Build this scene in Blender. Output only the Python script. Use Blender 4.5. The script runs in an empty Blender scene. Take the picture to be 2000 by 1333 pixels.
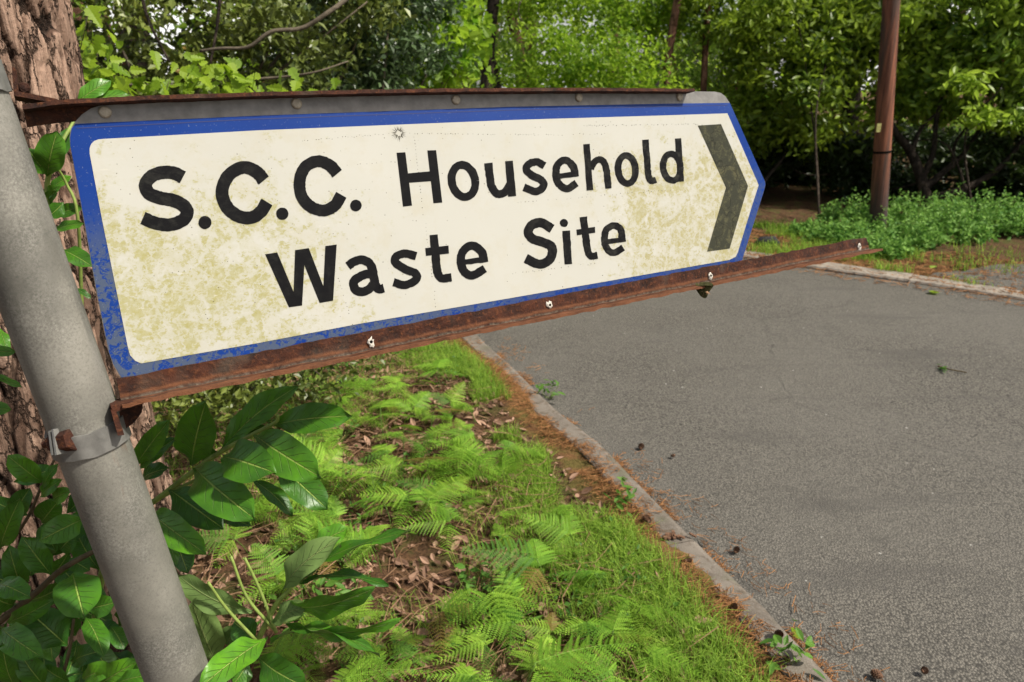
import bpy, math, random
import numpy as np
from mathutils import Vector, Matrix

rng = np.random.default_rng(7)
random.seed(7)
sc = bpy.context.scene
COL = sc.collection

# ------------------------------------------------------------------ camera
FPX = 1450.0
PITCH = math.atan((666.5 - 175) / FPX)
CAM = np.array([0, 0, 1.6])
FW = np.array([0, math.cos(PITCH), -math.sin(PITCH)])
UP = np.array([0, math.sin(PITCH), math.cos(PITCH)])
RT = np.array([1.0, 0, 0])
cd = bpy.data.cameras.new('camera')
cam = bpy.data.objects.new('camera', cd)
COL.objects.link(cam)
sc.camera = cam
cd.sensor_width = 36
cd.lens = FPX / 2000 * 36
cd.clip_start = 0.02
cd.clip_end = 2000
cam.location = CAM
cam.rotation_euler = (math.pi / 2 - PITCH, 0, 0)
cd.dof.use_dof = True
cd.dof.focus_distance = 0.98
cd.dof.aperture_fstop = 10.0

def ray(x, y):
    return FW + RT * (x - 1000) / FPX - UP * (y - 666.5) / FPX
def at(x, y, d):
    return CAM + ray(x, y) * d
def gnd(x, y, z=0.0):
    r = ray(x, y)
    return CAM + r * ((z - CAM[2]) / r[2])
def nrm(v):
    v = np.asarray(v, float)
    return v / np.linalg.norm(v)

# ------------------------------------------------------------------ object helpers
def tag(o, label=None, cat=None, group=None, kind=None):
    if label: o['label'] = label
    if cat: o['category'] = cat
    if group: o['group'] = group
    if kind: o['kind'] = kind
    return o
def thing(name, label, cat, loc=(0, 0, 0), group=None):
    o = bpy.data.objects.new(name, None)
    o.empty_display_size = 0.1
    COL.objects.link(o)
    o.location = [float(c) for c in loc]
    return tag(o, label, cat, group)
def mesh_data(name, V, Fs, mat, smooth=False, tint=None, uv=None):
    """V (n,3); Fs list of index tuples or an int array (m,k)."""
    me = bpy.data.meshes.new(name)
    V = np.asarray(V, np.float32)
    if isinstance(Fs, np.ndarray):
        m, k = Fs.shape
        loops = Fs.astype(np.int32).ravel()
        starts = np.arange(0, m * k, k, dtype=np.int32)
    else:
        lens = np.array([len(q) for q in Fs], np.int32)
        loops = np.concatenate([np.asarray(q, np.int32) for q in Fs])
        starts = np.concatenate([[0], np.cumsum(lens)[:-1]]).astype(np.int32)
    me.vertices.add(len(V)); me.vertices.foreach_set('co', V.ravel())
    me.loops.add(len(loops)); me.loops.foreach_set('vertex_index', loops)
    me.polygons.add(len(starts)); me.polygons.foreach_set('loop_start', starts)
    me.polygons.foreach_set('use_smooth', np.full(len(starts), bool(smooth)))
    if tint is not None:
        a = me.attributes.new('tint', 'FLOAT', 'POINT')
        a.data.foreach_set('value', np.asarray(tint, np.float32))
    if uv is not None:
        u = me.uv_layers.new(name='UVMap')
        u.data.foreach_set('uv', np.asarray(uv, np.float32)[loops].ravel())
    me.update(calc_edges=True)
    me.validate()
    if mat: me.materials.append(mat)
    return me
def part(name, V, Fs, mat, parent=None, smooth=False, tint=None, uv=None, world=True):
    V = np.asarray(V, float)
    if parent is not None and world:
        q = parent
        while q is not None:
            V = V - np.array(q.location)
            q = q.parent
    o = bpy.data.objects.new(name, mesh_data(name, V, Fs, mat, smooth, tint, uv))
    COL.objects.link(o)
    if parent is not None: o.parent = parent
    return o
class MB:
    def __init__(s): s.V = []; s.F = []
    def add(s, V, Fs):
        b = len(s.V)
        s.V.extend([tuple(map(float, v)) for v in V])
        s.F.extend([tuple(int(i) + b for i in q) for q in Fs])
        return s
    def box(s, c, ax, hs):
        c = np.array(c, float)
        V = [c + ax[0] * (sx * hs[0]) + ax[1] * (sy * hs[1]) + ax[2] * (sz * hs[2]) for sx in (-1, 1) for sy in (-1, 1) for sz in (-1, 1)]
        return s.add(V, [(0, 1, 3, 2), (4, 6, 7, 5), (0, 4, 5, 1), (2, 3, 7, 6), (0, 2, 6, 4), (1, 5, 7, 3)])
    def tube(s, pts, rad, n=8, cap=True):
        V, Fs = tube(pts, rad, n, cap)
        return s.add(V, Fs)
def tube(pts, rad, n=8, cap=True, prof=None):
    P = np.asarray(pts, float)
    m = len(P)
    rad = np.broadcast_to(np.asarray(rad, float), (m,))
    T = np.gradient(P, axis=0)
    T /= np.linalg.norm(T, axis=1)[:, None] + 1e-12
    ref = np.array([0, 0, 1.0]) if abs(T[0][2]) < 0.9 else np.array([1.0, 0, 0])
    V = []
    a = np.cross(T[0], ref); a /= np.linalg.norm(a)
    for i in range(m):
        a = a - T[i] * np.dot(a, T[i]); a /= np.linalg.norm(a)
        b = np.cross(T[i], a)
        for k in range(n):
            th = 2 * math.pi * k / n
            V.append(P[i] + (a * math.cos(th) + b * math.sin(th)) * rad[i])
    Fs = []
    for i in range(m - 1):
        for k in range(n):
            Fs.append((i * n + k, i * n + (k + 1) % n, (i + 1) * n + (k + 1) % n, (i + 1) * n + k))
    if cap:
        Fs.append(tuple(range(n - 1, -1, -1)))
        Fs.append(tuple((m - 1) * n + k for k in range(n)))
    return np.array(V), Fs
def crom(pts, n=8, closed=False):
    P = np.asarray(pts, float)
    out = []
    m = len(P)
    for i in range(m if closed else m - 1):
        if closed:
            p0, p1, p2, p3 = P[(i - 1) % m], P[i], P[(i + 1) % m], P[(i + 2) % m]
        else:
            p1, p2 = P[i], P[i + 1]
            p0 = P[i - 1] if i else 2 * p1 - p2
            p3 = P[i + 2] if i + 2 < m else 2 * p2 - p1
        for k in range(n):
            t = k / n
            out.append(0.5 * ((2 * p1) + (p2 - p0) * t + (2 * p0 - 5 * p1 + 4 * p2 - p3) * t * t + (3 * p1 - p0 - 3 * p2 + p3) * t ** 3))
    if not closed: out.append(P[-1])
    return np.array(out)
# numpy value noise
_perm = rng.random((64, 64, 64))
def vnoise(X):
    X = np.asarray(X, float)
    i = np.floor(X).astype(int); t = X - i; t = t * t * (3 - 2 * t)
    r = 0
    for dx in (0, 1):
        for dy in (0, 1):
            for dz in (0, 1):
                w = (t[:, 0] if dx else 1 - t[:, 0]) * (t[:, 1] if dy else 1 - t[:, 1]) * (t[:, 2] if dz else 1 - t[:, 2])
                r = r + w * _perm[(i[:, 0] + dx) % 64, (i[:, 1] + dy) % 64, (i[:, 2] + dz) % 64]
    return r
def fbm(X, o=4):
    X = np.asarray(X, float); r = 0; a = 0.5
    for k in range(o):
        r = r + a * vnoise(X * 2 ** k + 17.3 * k); a *= 0.5
    return r / (1 - 0.5 ** o)

# ------------------------------------------------------------------ materials
class NT:
    def __init__(s, name):
        s.m = bpy.data.materials.new(name); s.m.use_nodes = True
        s.t = s.m.node_tree; s.t.nodes.clear()
        s.out = s.t.nodes.new('ShaderNodeOutputMaterial')
    def n(s, typ, props=None, **ins):
        nd = s.t.nodes.new('ShaderNode' + typ)
        for k, v in (props or {}).items(): setattr(nd, k, v)
        for k, v in ins.items():
            s.set(nd, k.replace('_', ' '), v)
        return nd
    def set(s, nd, key, v):
        sock = nd.inputs[int(key)] if key.isdigit() else nd.inputs[key]
        if isinstance(v, bpy.types.NodeSocket): s.t.links.new(v, sock)
        elif isinstance(v, bpy.types.Node): s.t.links.new(v.outputs[0], sock)
        else:
            if sock.type == 'RGBA' and len(v) == 3: v = (*v, 1)
            sock.default_value = v
    def coord(s, kind='Object', scale=None, rot=None, loc=None):
        c = s.n('TexCoord').outputs[kind]
        if scale is None and rot is None and loc is None: return c
        mp = s.n('Mapping', None, Vector=c)
        if scale is not None: mp.inputs['Scale'].default_value = scale if hasattr(scale, '__len__') else (scale,) * 3
        if rot is not None: mp.inputs['Rotation'].default_value = rot
        if loc is not None: mp.inputs['Location'].default_value = loc
        return mp.outputs[0]
    def noise(s, vec, scale, detail=4, rough=0.55, dist=0.0):
        nd = s.n('TexNoise', None, Vector=vec, Scale=scale, Detail=detail, Roughness=rough, Distortion=dist)
        return nd.outputs[0]
    def voro(s, vec, scale, feature='F1', rand=1.0):
        nd = s.n('TexVoronoi', dict(feature=feature), Vector=vec, Scale=scale, Randomness=rand)
        return nd.outputs[0]
    def rng(s, v, a, b, c=0.0, d=1.0, smooth=False):
        nd = s.n('MapRange', dict(interpolation_type='SMOOTHSTEP' if smooth else 'LINEAR'))
        for i, q in enumerate((v, a, b, c, d)): s.set(nd, str(i), q)
        return nd.outputs[0]
    def math(s, op, a, b=0.5, clamp=False):
        nd = s.n('Math', dict(operation=op, use_clamp=clamp))
        s.set(nd, '0', a); s.set(nd, '1', b)
        return nd.outputs[0]
    def mix(s, fac, a, b, blend='MIX'):
        nd = s.n('Mix', dict(data_type='RGBA', blend_type=blend))
        s.set(nd, '0', fac); s.set(nd, '6', a); s.set(nd, '7', b)
        return nd.outputs[2]
    def bump(s, height, dist=0.01, strength=1.0, normal=None):
        nd = s.n('Bump', None, Height=height, Distance=dist, Strength=strength)
        if normal is not None: s.set(nd, 'Normal', normal)
        return nd.outputs[0]
    def pbsdf(s, col, rough=0.6, metal=0.0, spec=0.5, normal=None, **kw):
        nd = s.n('BsdfPrincipled')
        s.set(nd, 'Base Color', col); s.set(nd, 'Roughness', rough); s.set(nd, 'Metallic', metal)
        s.set(nd, 'Specular IOR Level', spec)
        if normal is not None: s.set(nd, 'Normal', normal)
        return nd.outputs[0]
    def done(s, sh):
        s.t.links.new(sh, s.out.inputs['Surface']); return s.m

def m_leaf(name, lo, hi, rough=0.5, transl=0.35, spec=0.35, tcol=None, old=None):
    """foliage: colour ranges over the per-leaf tint"""
    k = NT(name)
    t = k.n('Attribute', dict(attribute_name='tint')).outputs['Fac']
    c = k.mix(t, lo, hi)
    if old is not None:
        c = k.mix(k.rng(t, 0.965, 0.985), c, old)
    b = k.pbsdf(c, rough, 0, spec)
    tc = k.mix(t, tuple(min(1, q * 1.5) for q in lo), tuple(min(1, q * 1.6) for q in (tcol or hi)))
    tr = k.n('BsdfTranslucent', None, Color=tc).outputs[0]
    mx = k.n('MixShader'); k.set(mx, '0', transl); k.set(mx, '1', b); k.set(mx, '2', tr)
    return k.done(mx.outputs[0])

def m_laurel():
    k = NT('laurel_leaf')
    t = k.n('Attribute', dict(attribute_name='tint')).outputs['Fac']
    uv = k.n('TexCoord').outputs['UV']
    sep = k.n('SeparateXYZ', None, Vector=uv)
    u, v = sep.outputs[0], sep.outputs[1]          # u: 0..1 across, v along
    au = k.math('ABSOLUTE', k.math('SUBTRACT', u, 0.5))
    mid = k.rng(au, 0.012, 0.03, 1, 0, True)
    wob = k.noise(k.coord('Object'), 60, 2)
    ph = k.math('SUBTRACT', k.math('MULTIPLY', v, 9.0), k.math('MULTIPLY', k.math('POWER', k.math('MULTIPLY', au, 2.0), 0.8), 2.1))
    ph = k.math('ADD', ph, k.math('MULTIPLY', wob, 0.35))
    fr = k.math('ABSOLUTE', k.math('SUBTRACT', k.math('FRACT', ph), 0.5))
    vein = k.math('MULTIPLY', k.rng(fr, 0.0, 0.07, 1, 0, True), k.rng(au, 0.40, 0.2, 0, 1))
    mot = k.noise(k.coord('Object'), 35, 4)
    top = k.mix(t, (0.020, 0.085, 0.007), (0.13, 0.34, 0.018))
    top = k.mix(k.rng(mot, 0.35, 0.7), top, k.mix(0.6, top, (0.020, 0.075, 0.016)))
    top = k.mix(k.math('MULTIPLY', vein, 0.75), top, (0.16, 0.28, 0.07))
    top = k.mix(k.math('MULTIPLY', mid, 0.85), top, (0.30, 0.42, 0.09))
    spots = k.rng(k.noise(k.coord('Object'), 90, 2), 0.70, 0.74)
    top = k.mix(k.math('MULTIPLY', spots, 0.7), top, (0.05, 0.04, 0.02))
    und = k.mix(t, (0.10, 0.17, 0.045), (0.17, 0.26, 0.07))
    und = k.mix(k.math('MULTIPLY', mid, 0.7), und, (0.32, 0.40, 0.13))
    und = k.mix(k.math('MULTIPLY', vein, 0.3), und, (0.25, 0.33, 0.12))
    und = k.mix(k.math('MULTIPLY', spots, 0.8), und, (0.06, 0.03, 0.02))
    bf = k.n('NewGeometry').outputs['Backfacing']
    c = k.mix(bf, top, und)
    hgt = k.math('SUBTRACT', k.math('MULTIPLY', k.noise(k.coord('Object'), 220, 2), 0.25), k.math('ADD', vein, k.math('MULTIPLY', mid, 1.5)))
    b = k.pbsdf(c, k.math('ADD', k.math('MULTIPLY', bf, 0.3), k.rng(mot, 0.3, 0.7, 0.28, 0.44)), 0, 0.33, k.bump(hgt, 0.0014, 1.0))
    tr = k.n('BsdfTranslucent', None, Color=k.mix(0.5, c, (0.20, 0.42, 0.03))).outputs[0]
    mx = k.n('MixShader'); k.set(mx, '0', 0.14); k.set(mx, '1', b); k.set(mx, '2', tr)
    return k.done(mx.outputs[0])

def m_simple(name, col, rough=0.7, spec=0.3, metal=0.0, var=0.35, scale=40, bumpd=0.0):
    k = NT(name)
    v = k.noise(k.coord('Object'), scale, 5, 0.6)
    c = k.mix(k.rng(v, 0.3, 0.7), tuple(q * (1 - var) for q in col), tuple(min(1, q * (1 + var)) for q in col))
    nm = k.bump(v, bumpd, 1.0) if bumpd else None
    return k.done(k.pbsdf(c, rough, metal, spec, nm))

def m_rust(name='rust'):
    k = NT(name)
    co = k.coord('Object')
    n1 = k.noise(co, 38, 6, 0.68)
    n2 = k.noise(co, 170, 5, 0.7)
    n3 = k.noise(co, 14, 3, 0.6)
    c = k.mix(k.rng(n1, 0.32, 0.66), (0.013, 0.007, 0.006), (0.072, 0.023, 0.011))
    c = k.mix(k.math('MULTIPLY', k.rng(n2, 0.52, 0.72), 0.65), c, (0.19, 0.066, 0.022))
    c = k.mix(k.math('MULTIPLY', k.rng(n3, 0.56, 0.70), 0.5), c, (0.08, 0.062, 0.045))
    t = k.n('Attribute', dict(attribute_name='tint')).outputs['Fac']
    c = k.mix(k.math('MULTIPLY', k.rng(k.math('ABSOLUTE', k.math('SUBTRACT', t, 0.5)), 0.35, 0.05), k.rng(n1, 0.3, 0.6, 0.4, 0.9)), c, (0.165, 0.066, 0.030))
    c = k.mix(k.math('MULTIPLY', k.rng(t, 0.65, 1.0), k.rng(n2, 0.35, 0.6)), c, (0.15, 0.125, 0.095))
    hgt = k.math('ADD', k.math('MULTIPLY', n1, 0.8), k.math('MULTIPLY', n2, 0.5))
    return k.done(k.pbsdf(c, 0.82, 0, 0.25, k.bump(hgt, 0.004, 0.9)))

def m_galv():
    k = NT('galvanised_steel')
    co = k.coord('Object')
    n1 = k.noise(co, 9, 5, 0.6)
    n2 = k.noise(co, 360, 5, 0.78)
    n3 = k.noise(co, 16, 5, 0.65, 0.5)
    c = k.mix(k.rng(n1, 0.33, 0.68), (0.135, 0.132, 0.115), (0.27, 0.26, 0.225))
    c = k.mix(k.math('MULTIPLY', k.rng(n2, 0.46, 0.66), k.rng(n3, 0.40, 0.62, 0.1, 0.8)), c, (0.335, 0.325, 0.29))
    c = k.mix(k.math('MULTIPLY', k.rng(n2, 0.47, 0.33), 0.45), c, (0.085, 0.083, 0.075))
    scr = k.noise(k.coord('Object', (6, 6, 160), (0.5, 0.2, 0)), 2.2, 3, 0.5)
    c = k.mix(k.math('MULTIPLY', k.rng(scr, 0.70, 0.73), 0.5), c, (0.12, 0.12, 0.115))
    stk = k.noise(k.coord('Object', (34, 34, 1.3)), 1.0, 4, 0.6)
    c = k.mix(k.math('MULTIPLY', k.rng(stk, 0.56, 0.72), 0.5), c, (0.085, 0.085, 0.070))
    zz = k.n('SeparateXYZ', None, Vector=k.coord('Object')).outputs[2]
    below = k.math('MULTIPLY', k.rng(zz, 1.13, 1.205, 0, 1), k.math('LESS_THAN', zz, 1.225))
    rs = k.noise(k.coord('Object', (60, 60, 5)), 1.0, 4, 0.65)
    c = k.mix(k.math('MULTIPLY', k.math('MULTIPLY', k.rng(rs, 0.56, 0.68), below), 0.75), c, (0.17, 0.075, 0.03))
    return k.done(k.pbsdf(c, k.rng(n3, 0.3, 0.7, 0.42, 0.62), 0.25, 0.4, k.bump(n2, 0.0006, 0.35)))

def m_blue():
    k = NT('blue_sheeting')
    co = k.coord('Object')
    sep = k.n('SeparateXYZ', None, Vector=co)
    u, v = sep.outputs[0], sep.outputs[1]
    low = k.rng(v, 0.20, 0.10, 0, 1, True)
    low = k.math('MULTIPLY', low, k.rng(u, 0.60, 0.30, 0.45, 1))
    warp = k.mix(0.10, co, k.n('TexNoise', None, Vector=co, Scale=60, Detail=3).outputs[1])
    n1 = k.noise(warp, 55, 5, 0.62, 0.3)
    n2 = k.noise(k.coord('Object', (1, 3, 1), (0, 0, 0.7)), 190, 3, 0.7)
    mask = k.math('MULTIPLY', k.rng(k.math('ADD', n1, k.math('MULTIPLY', n2, 0.25)), 0.56, 0.62), low)
    c = k.mix(k.noise(co, 12, 3), (0.004, 0.027, 0.180), (0.008, 0.045, 0.235))
    c = k.mix(k.math('MULTIPLY', mask, 0.72), c, (0.085, 0.105, 0.115))
    fade = k.math('MULTIPLY', k.rng(v, 0.22, 0.28, 0, 1), k.rng(u, 0.05, 0.5))
    c = k.mix(k.math('MULTIPLY', fade, 0.16), c, (0.10, 0.15, 0.36))
    sp = k.rng(k.noise(co, 380, 2, 0.7), 0.66, 0.72)
    c = k.mix(k.math('MULTIPLY', sp, 0.45), c, (0.25, 0.28, 0.30))
    return k.done(k.pbsdf(c, 0.5, 0, 0.12))

def m_face():
    k = NT('white_sheeting')
    co = k.coord('Object')
    sep = k.n('SeparateXYZ', None, Vector=co)
    u, v = sep.outputs[0], sep.outputs[1]
    warp = k.mix(0.06, co, k.n('TexNoise', None, Vector=co, Scale=34, Detail=4, Roughness=0.6).outputs[1])
    n1 = k.noise(warp, 40, 6, 0.60, 0.5)
    n2 = k.noise(k.coord('Object', (1.0, 2.6, 1), (0, 0, 0.9)), 230, 4, 0.75)
    nz = k.math('ADD', n1, k.math('MULTIPLY', k.math('SUBTRACT', n2, 0.5), 0.45))
    zl = k.math('MULTIPLY', k.rng(u, 0.40, 0.12, 0, 1, True), k.rng(v, 0.24, 0.13, 0.30, 1, True))
    zr = k.math('MULTIPLY', k.rng(u, 0.58, 0.80, 0, 1, True), k.rng(v, 0.25, 0.15, 0.25, 1, True))
    z = k.math('MAXIMUM', zl, zr)
    net = k.n('TexVoronoi', dict(feature='DISTANCE_TO_EDGE'), Vector=k.mix(0.05, co, k.n('TexNoise', None, Vector=co, Scale=55, Detail=5, Roughness=0.65).outputs[1]), Scale=62).outputs[0]
    nz = k.math('ADD', nz, k.math('MULTIPLY', k.rng(net, 0.0, 0.20, -1, 0.3), 0.17))
    thr = k.rng(z, 0, 1, 0.72, 0.455)
    mask = k.math('MULTIPLY', k.rng(k.math('SUBTRACT', nz, thr), -0.04, 0.10, 0, 1, True), k.rng(z, 0.05, 0.4, 0.35, 1))
    base = k.mix(k.noise(co, 7, 3), (0.44, 0.437, 0.39), (0.515, 0.512, 0.468))
    base = k.mix(k.math('MULTIPLY', k.rng(k.noise(co, 22, 5, 0.7), 0.50, 0.72), 0.35), base, (0.44, 0.40, 0.28))
    alg = k.mix(zr, (0.28, 0.265, 0.065), (0.28, 0.25, 0.095))
    alg = k.mix(k.noise(co, 70, 3, 0.7), alg, (0.38, 0.35, 0.15))
    soft = k.math('MULTIPLY', k.rng(k.math('SUBTRACT', n1, thr), -0.16, 0.14, 0, 1, True), k.math('MULTIPLY', z, 0.36))
    base = k.mix(soft, base, alg)
    c = k.mix(k.math('MULTIPLY', mask, k.rng(k.noise(co, 150, 4, 0.75), 0.35, 0.62, 0.25, 0.85)), base, alg)
    # pale scrape marks through the grime
    sc1 = k.noise(k.coord('Object', (14, 95, 1), (0, 0, 1.0)), 3.0, 4, 0.65)
    sc2 = k.noise(k.coord('Object', (18, 110, 1), (0, 0, -0.55)), 3.0, 4, 0.65)
    s = k.math('MAXIMUM', k.rng(sc1, 0.66, 0.69), k.rng(sc2, 0.68, 0.71))
    c = k.mix(k.math('MULTIPLY', k.math('MULTIPLY', s, 0.6), k.rng(z, 0.0, 0.6, 0.25, 1)), c, (0.57, 0.555, 0.48))
    # specks of dirt
    vd = k.n('TexVoronoi', dict(feature='F1'), Vector=co, Scale=105)
    pick = k.math('LESS_THAN', k.n('SeparateColor', None, Color=vd.outputs['Color']).outputs[0], 0.20)
    dots = k.math('MULTIPLY', k.rng(vd.outputs['Distance'], 0.055, 0.10, 1, 0), pick)
    c = k.mix(k.math('MULTIPLY', dots, 0.75), c, (0.10, 0.085, 0.05))
    return k.done(k.pbsdf(c, k.rng(mask, 0, 1, 0.5, 0.65), 0, 0.12))

def m_letters(name, dirt):
    k = NT(name)
    co = k.coord('Object')
    u = k.n('SeparateXYZ', None, Vector=co).outputs[0]
    n1 = k.noise(co, 60, 5, 0.7, 0.6)
    n2 = k.noise(k.coord('Object', (1, 5, 1), (0, 0, 0.8)), 260, 3, 0.7)
    d = k.rng(k.math('ADD', n1, k.math('MULTIPLY', k.math('SUBTRACT', n2, 0.5), 0.5)), 0.48, 0.68)
    z = k.math('MAXIMUM', k.rng(u, 0.42, 0.85, 0.15, 1), k.rng(u, 0.30, 0.02, 0.1, 0.55))
    if dirt: z = 1.0
    c = k.mix(k.math('MULTIPLY', d, k.math('MULTIPLY', z, 0.85 if dirt else 0.55)), (0.040, 0.042, 0.030) if dirt else (0.007, 0.007, 0.008), (0.105, 0.100, 0.055) if dirt else (0.062, 0.062, 0.052))
    cr = k.voro(k.mix(0.06, k.coord('Object'), k.n('TexNoise', None, Vector=co, Scale=30).outputs[1]), 24, 'DISTANCE_TO_EDGE')
    c = k.mix(k.math('MULTIPLY', k.rng(cr, 0.012, 0.03, 1, 0), 0.5 if dirt else 0.0), c, (0.012, 0.012, 0.010))
    return k.done(k.pbsdf(c, 0.6, 0, 0.07))

def m_bark(name, plate, plate2, crack, scale=1.0):
    k = NT(name)
    a = k.n('Attribute', dict(attribute_name='tint')).outputs['Fac']
    co = k.coord('Object', (1, 1, 0.3))
    n1 = k.noise(co, 26 * scale, 6, 0.65, 0.3)
    n2 = k.noise(k.coord('Object'), 130 * scale, 5, 0.7)
    n3 = k.noise(k.coord('Object'), 8, 3)
    aa = k.math('ADD', a, k.math('MULTIPLY', k.math('SUBTRACT', n1, 0.5), 0.5))
    c = k.mix(k.rng(aa, 0.42, 0.80, 0, 1, True), tuple(0.62 * q for q in plate), plate2)
    c = k.mix(k.math('MULTIPLY', k.rng(n3, 0.5, 0.66), 0.45), c, plate)
    c = k.mix(k.rng(aa, 0.10, 0.34, 1, 0, True), c, crack)
    c = k.mix(k.math('MULTIPLY', k.rng(n2, 0.55, 0.75), 0.3), c, (0.32, 0.27, 0.22))
    n4 = k.noise(k.coord('Object', (1, 1, 0.16), (0, 0.12, 0)), 75 * scale, 5, 0.7, 0.4)
    c = k.mix(k.math('MULTIPLY', k.rng(n4, 0.50, 0.62), 0.55), c, tuple(0.45 * q for q in plate))
    c = k.mix(k.math('MULTIPLY', k.rng(n4, 0.45, 0.36), 0.45), c, tuple(min(1, 1.35 * q) for q in plate2))
    vc = k.mix(0.07, k.coord('Object', (1, 1, 0.28)), k.n('TexNoise', None, Vector=k.coord('Object', (1, 1, 0.4)), Scale=22, Detail=5, Roughness=0.65).outputs[1])
    fl = k.n('TexVoronoi', dict(feature='DISTANCE_TO_EDGE'), Vector=vc, Scale=26 * scale).outputs[0]
    fc = k.n('SeparateColor', None, Color=k.n('TexVoronoi', dict(feature='F1'), Vector=vc, Scale=26 * scale).outputs['Color']).outputs[0]
    c = k.mix(k.math('MULTIPLY', k.rng(fc, 0.55, 1.0), 0.5), c, plate2)
    c = k.mix(k.math('MULTIPLY', k.rng(fc, 0.4, 0.0), 0.5), c, tuple(0.5 * q for q in plate))
    flk = k.rng(fl, 0.0, 0.06, 1, 0, True)
    c = k.mix(k.math('MULTIPLY', flk, 0.75), c, crack)
    hgt = k.math('SUBTRACT', k.math('ADD', k.math('ADD', n1, fc), k.math('MULTIPLY', n2, 0.4)), k.math('ADD', k.math('MULTIPLY', n4, 1.0), k.math('MULTIPLY', flk, 1.4)))
    return k.done(k.pbsdf(c, 0.9, 0, 0.15, k.bump(hgt, 0.009 / scale, 0.9)))

def m_asphalt():
    k = NT('asphalt')
    co = k.coord('Object')
    v = k.voro(co, 125, 'F1')
    n1 = k.noise(co, 150, 3, 0.7)
    n2 = k.noise(co, 0.9, 5, 0.6)
    n3 = k.noise(co, 9, 5, 0.6)
    cellc = k.n('TexVoronoi', dict(feature='F1'), Vector=co, Scale=125).outputs['Color']
    cell = k.n('SeparateColor', None, Color=cellc).outputs[0]
    c = k.mix(cell, (0.090, 0.084, 0.072), (0.185, 0.171, 0.146))
    c = k.mix(k.rng(v, 0.45, 0.75), c, (0.045, 0.042, 0.037))
    c = k.mix(k.math('MULTIPLY', k.rng(n2, 0.40, 0.62), 0.38), c, (0.140, 0.131, 0.115))
    c = k.mix(k.math('MULTIPLY', k.rng(n3, 0.5, 0.75), 0.3), c, (0.074, 0.069, 0.061))
    st = k.noise(k.coord('Object', (0.35, 2.4, 1), (0, 0, 0.55)), 1.8, 4, 0.6)
    c = k.mix(k.math('MULTIPLY', k.rng(st, 0.58, 0.68), 0.5), c, (0.078, 0.073, 0.065))
    pt = k.noise(k.coord('Object', None, None, (4.3, 1.7, 0)), 1.7, 5, 0.6, 0.3)
    c = k.mix(k.math('MULTIPLY', k.rng(pt, 0.58, 0.70), 0.28), c, (0.060, 0.056, 0.050))
    cr = k.n('TexVoronoi', dict(feature='DISTANCE_TO_EDGE'), Vector=k.mix(0.16, co, k.n('TexNoise', None, Vector=co, Scale=3.5, Detail=5).outputs[1]), Scale=0.55)
    crm = k.math('MULTIPLY', k.rng(cr.outputs[0], 0.002, 0.007, 1, 0), k.rng(k.noise(co, 1.4, 3), 0.50, 0.56))
    c = k.mix(k.math('MULTIPLY', crm, 0.22), c, (0.03, 0.028, 0.026))
    white = k.n('TexVoronoi', dict(feature='F1'), Vector=co, Scale=19)
    wp = k.math('LESS_THAN', k.n('SeparateColor', None, Color=white.outputs['Color']).outputs[1], 0.05)
    c = k.mix(k.math('MULTIPLY', k.rng(white.outputs['Distance'], 0.09, 0.12, 1, 0), wp), c, (0.38, 0.37, 0.34))
    hgt = k.math('SUBTRACT', k.math('ADD', k.math('MULTIPLY', k.rng(v, 0.1, 0.6, 1, 0), 1.0), k.math('MULTIPLY', n1, 0.4)), k.math('MULTIPLY', crm, 0.5))
    return k.done(k.pbsdf(c, 0.85, 0, 0.3, k.bump(hgt, 0.0034, 0.8)))

def m_ground():
    k = NT('forest_floor')
    co = k.coord('Object')
    t = k.n('Attribute', dict(attribute_name='tint')).outputs['Fac']   # closeness to the kerb
    n1 = k.noise(co, 7, 6, 0.65)
    n2 = k.noise(co, 60, 5, 0.7)
    v = k.n('SeparateColor', None, Color=k.n('TexVoronoi', dict(feature='F1'), Vector=k.mix(0.08, co, k.n('TexNoise', None, Vector=co, Scale=25).outputs[1]), Scale=42).outputs['Color']).outputs[0]
    c = k.mix(v, (0.045, 0.026, 0.015), (0.19, 0.105, 0.055))
    c = k.mix(k.rng(n2, 0.4, 0.65), c, (0.075, 0.043, 0.025))
    ned = k.noise(k.coord('Object', (2, 14, 1), (0, 0, 0.6)), 24, 5, 0.75)
    nd = k.mix(k.rng(ned, 0.35, 0.65), (0.12, 0.055, 0.022), (0.36, 0.19, 0.085))
    c = k.mix(k.math('MULTIPLY', k.rng(k.math('ADD', t, k.math('MULTIPLY', k.math('SUBTRACT', n1, 0.5), 1.2)), 0.45, 0.70), 0.75), c, nd)
    g = k.rng(k.math('ADD', n1, k.math('MULTIPLY', t, 0.10)), 0.50, 0.62)
    c = k.mix(k.math('MULTIPLY', g, 0.55), c, k.mix(n2, (0.035, 0.06, 0.014), (0.12, 0.15, 0.035)))
    hgt = k.math('ADD', n2, v)
    return k.done(k.pbsdf(c, 0.95, 0, 0.1, k.bump(hgt, 0.02, 0.9)))

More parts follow.
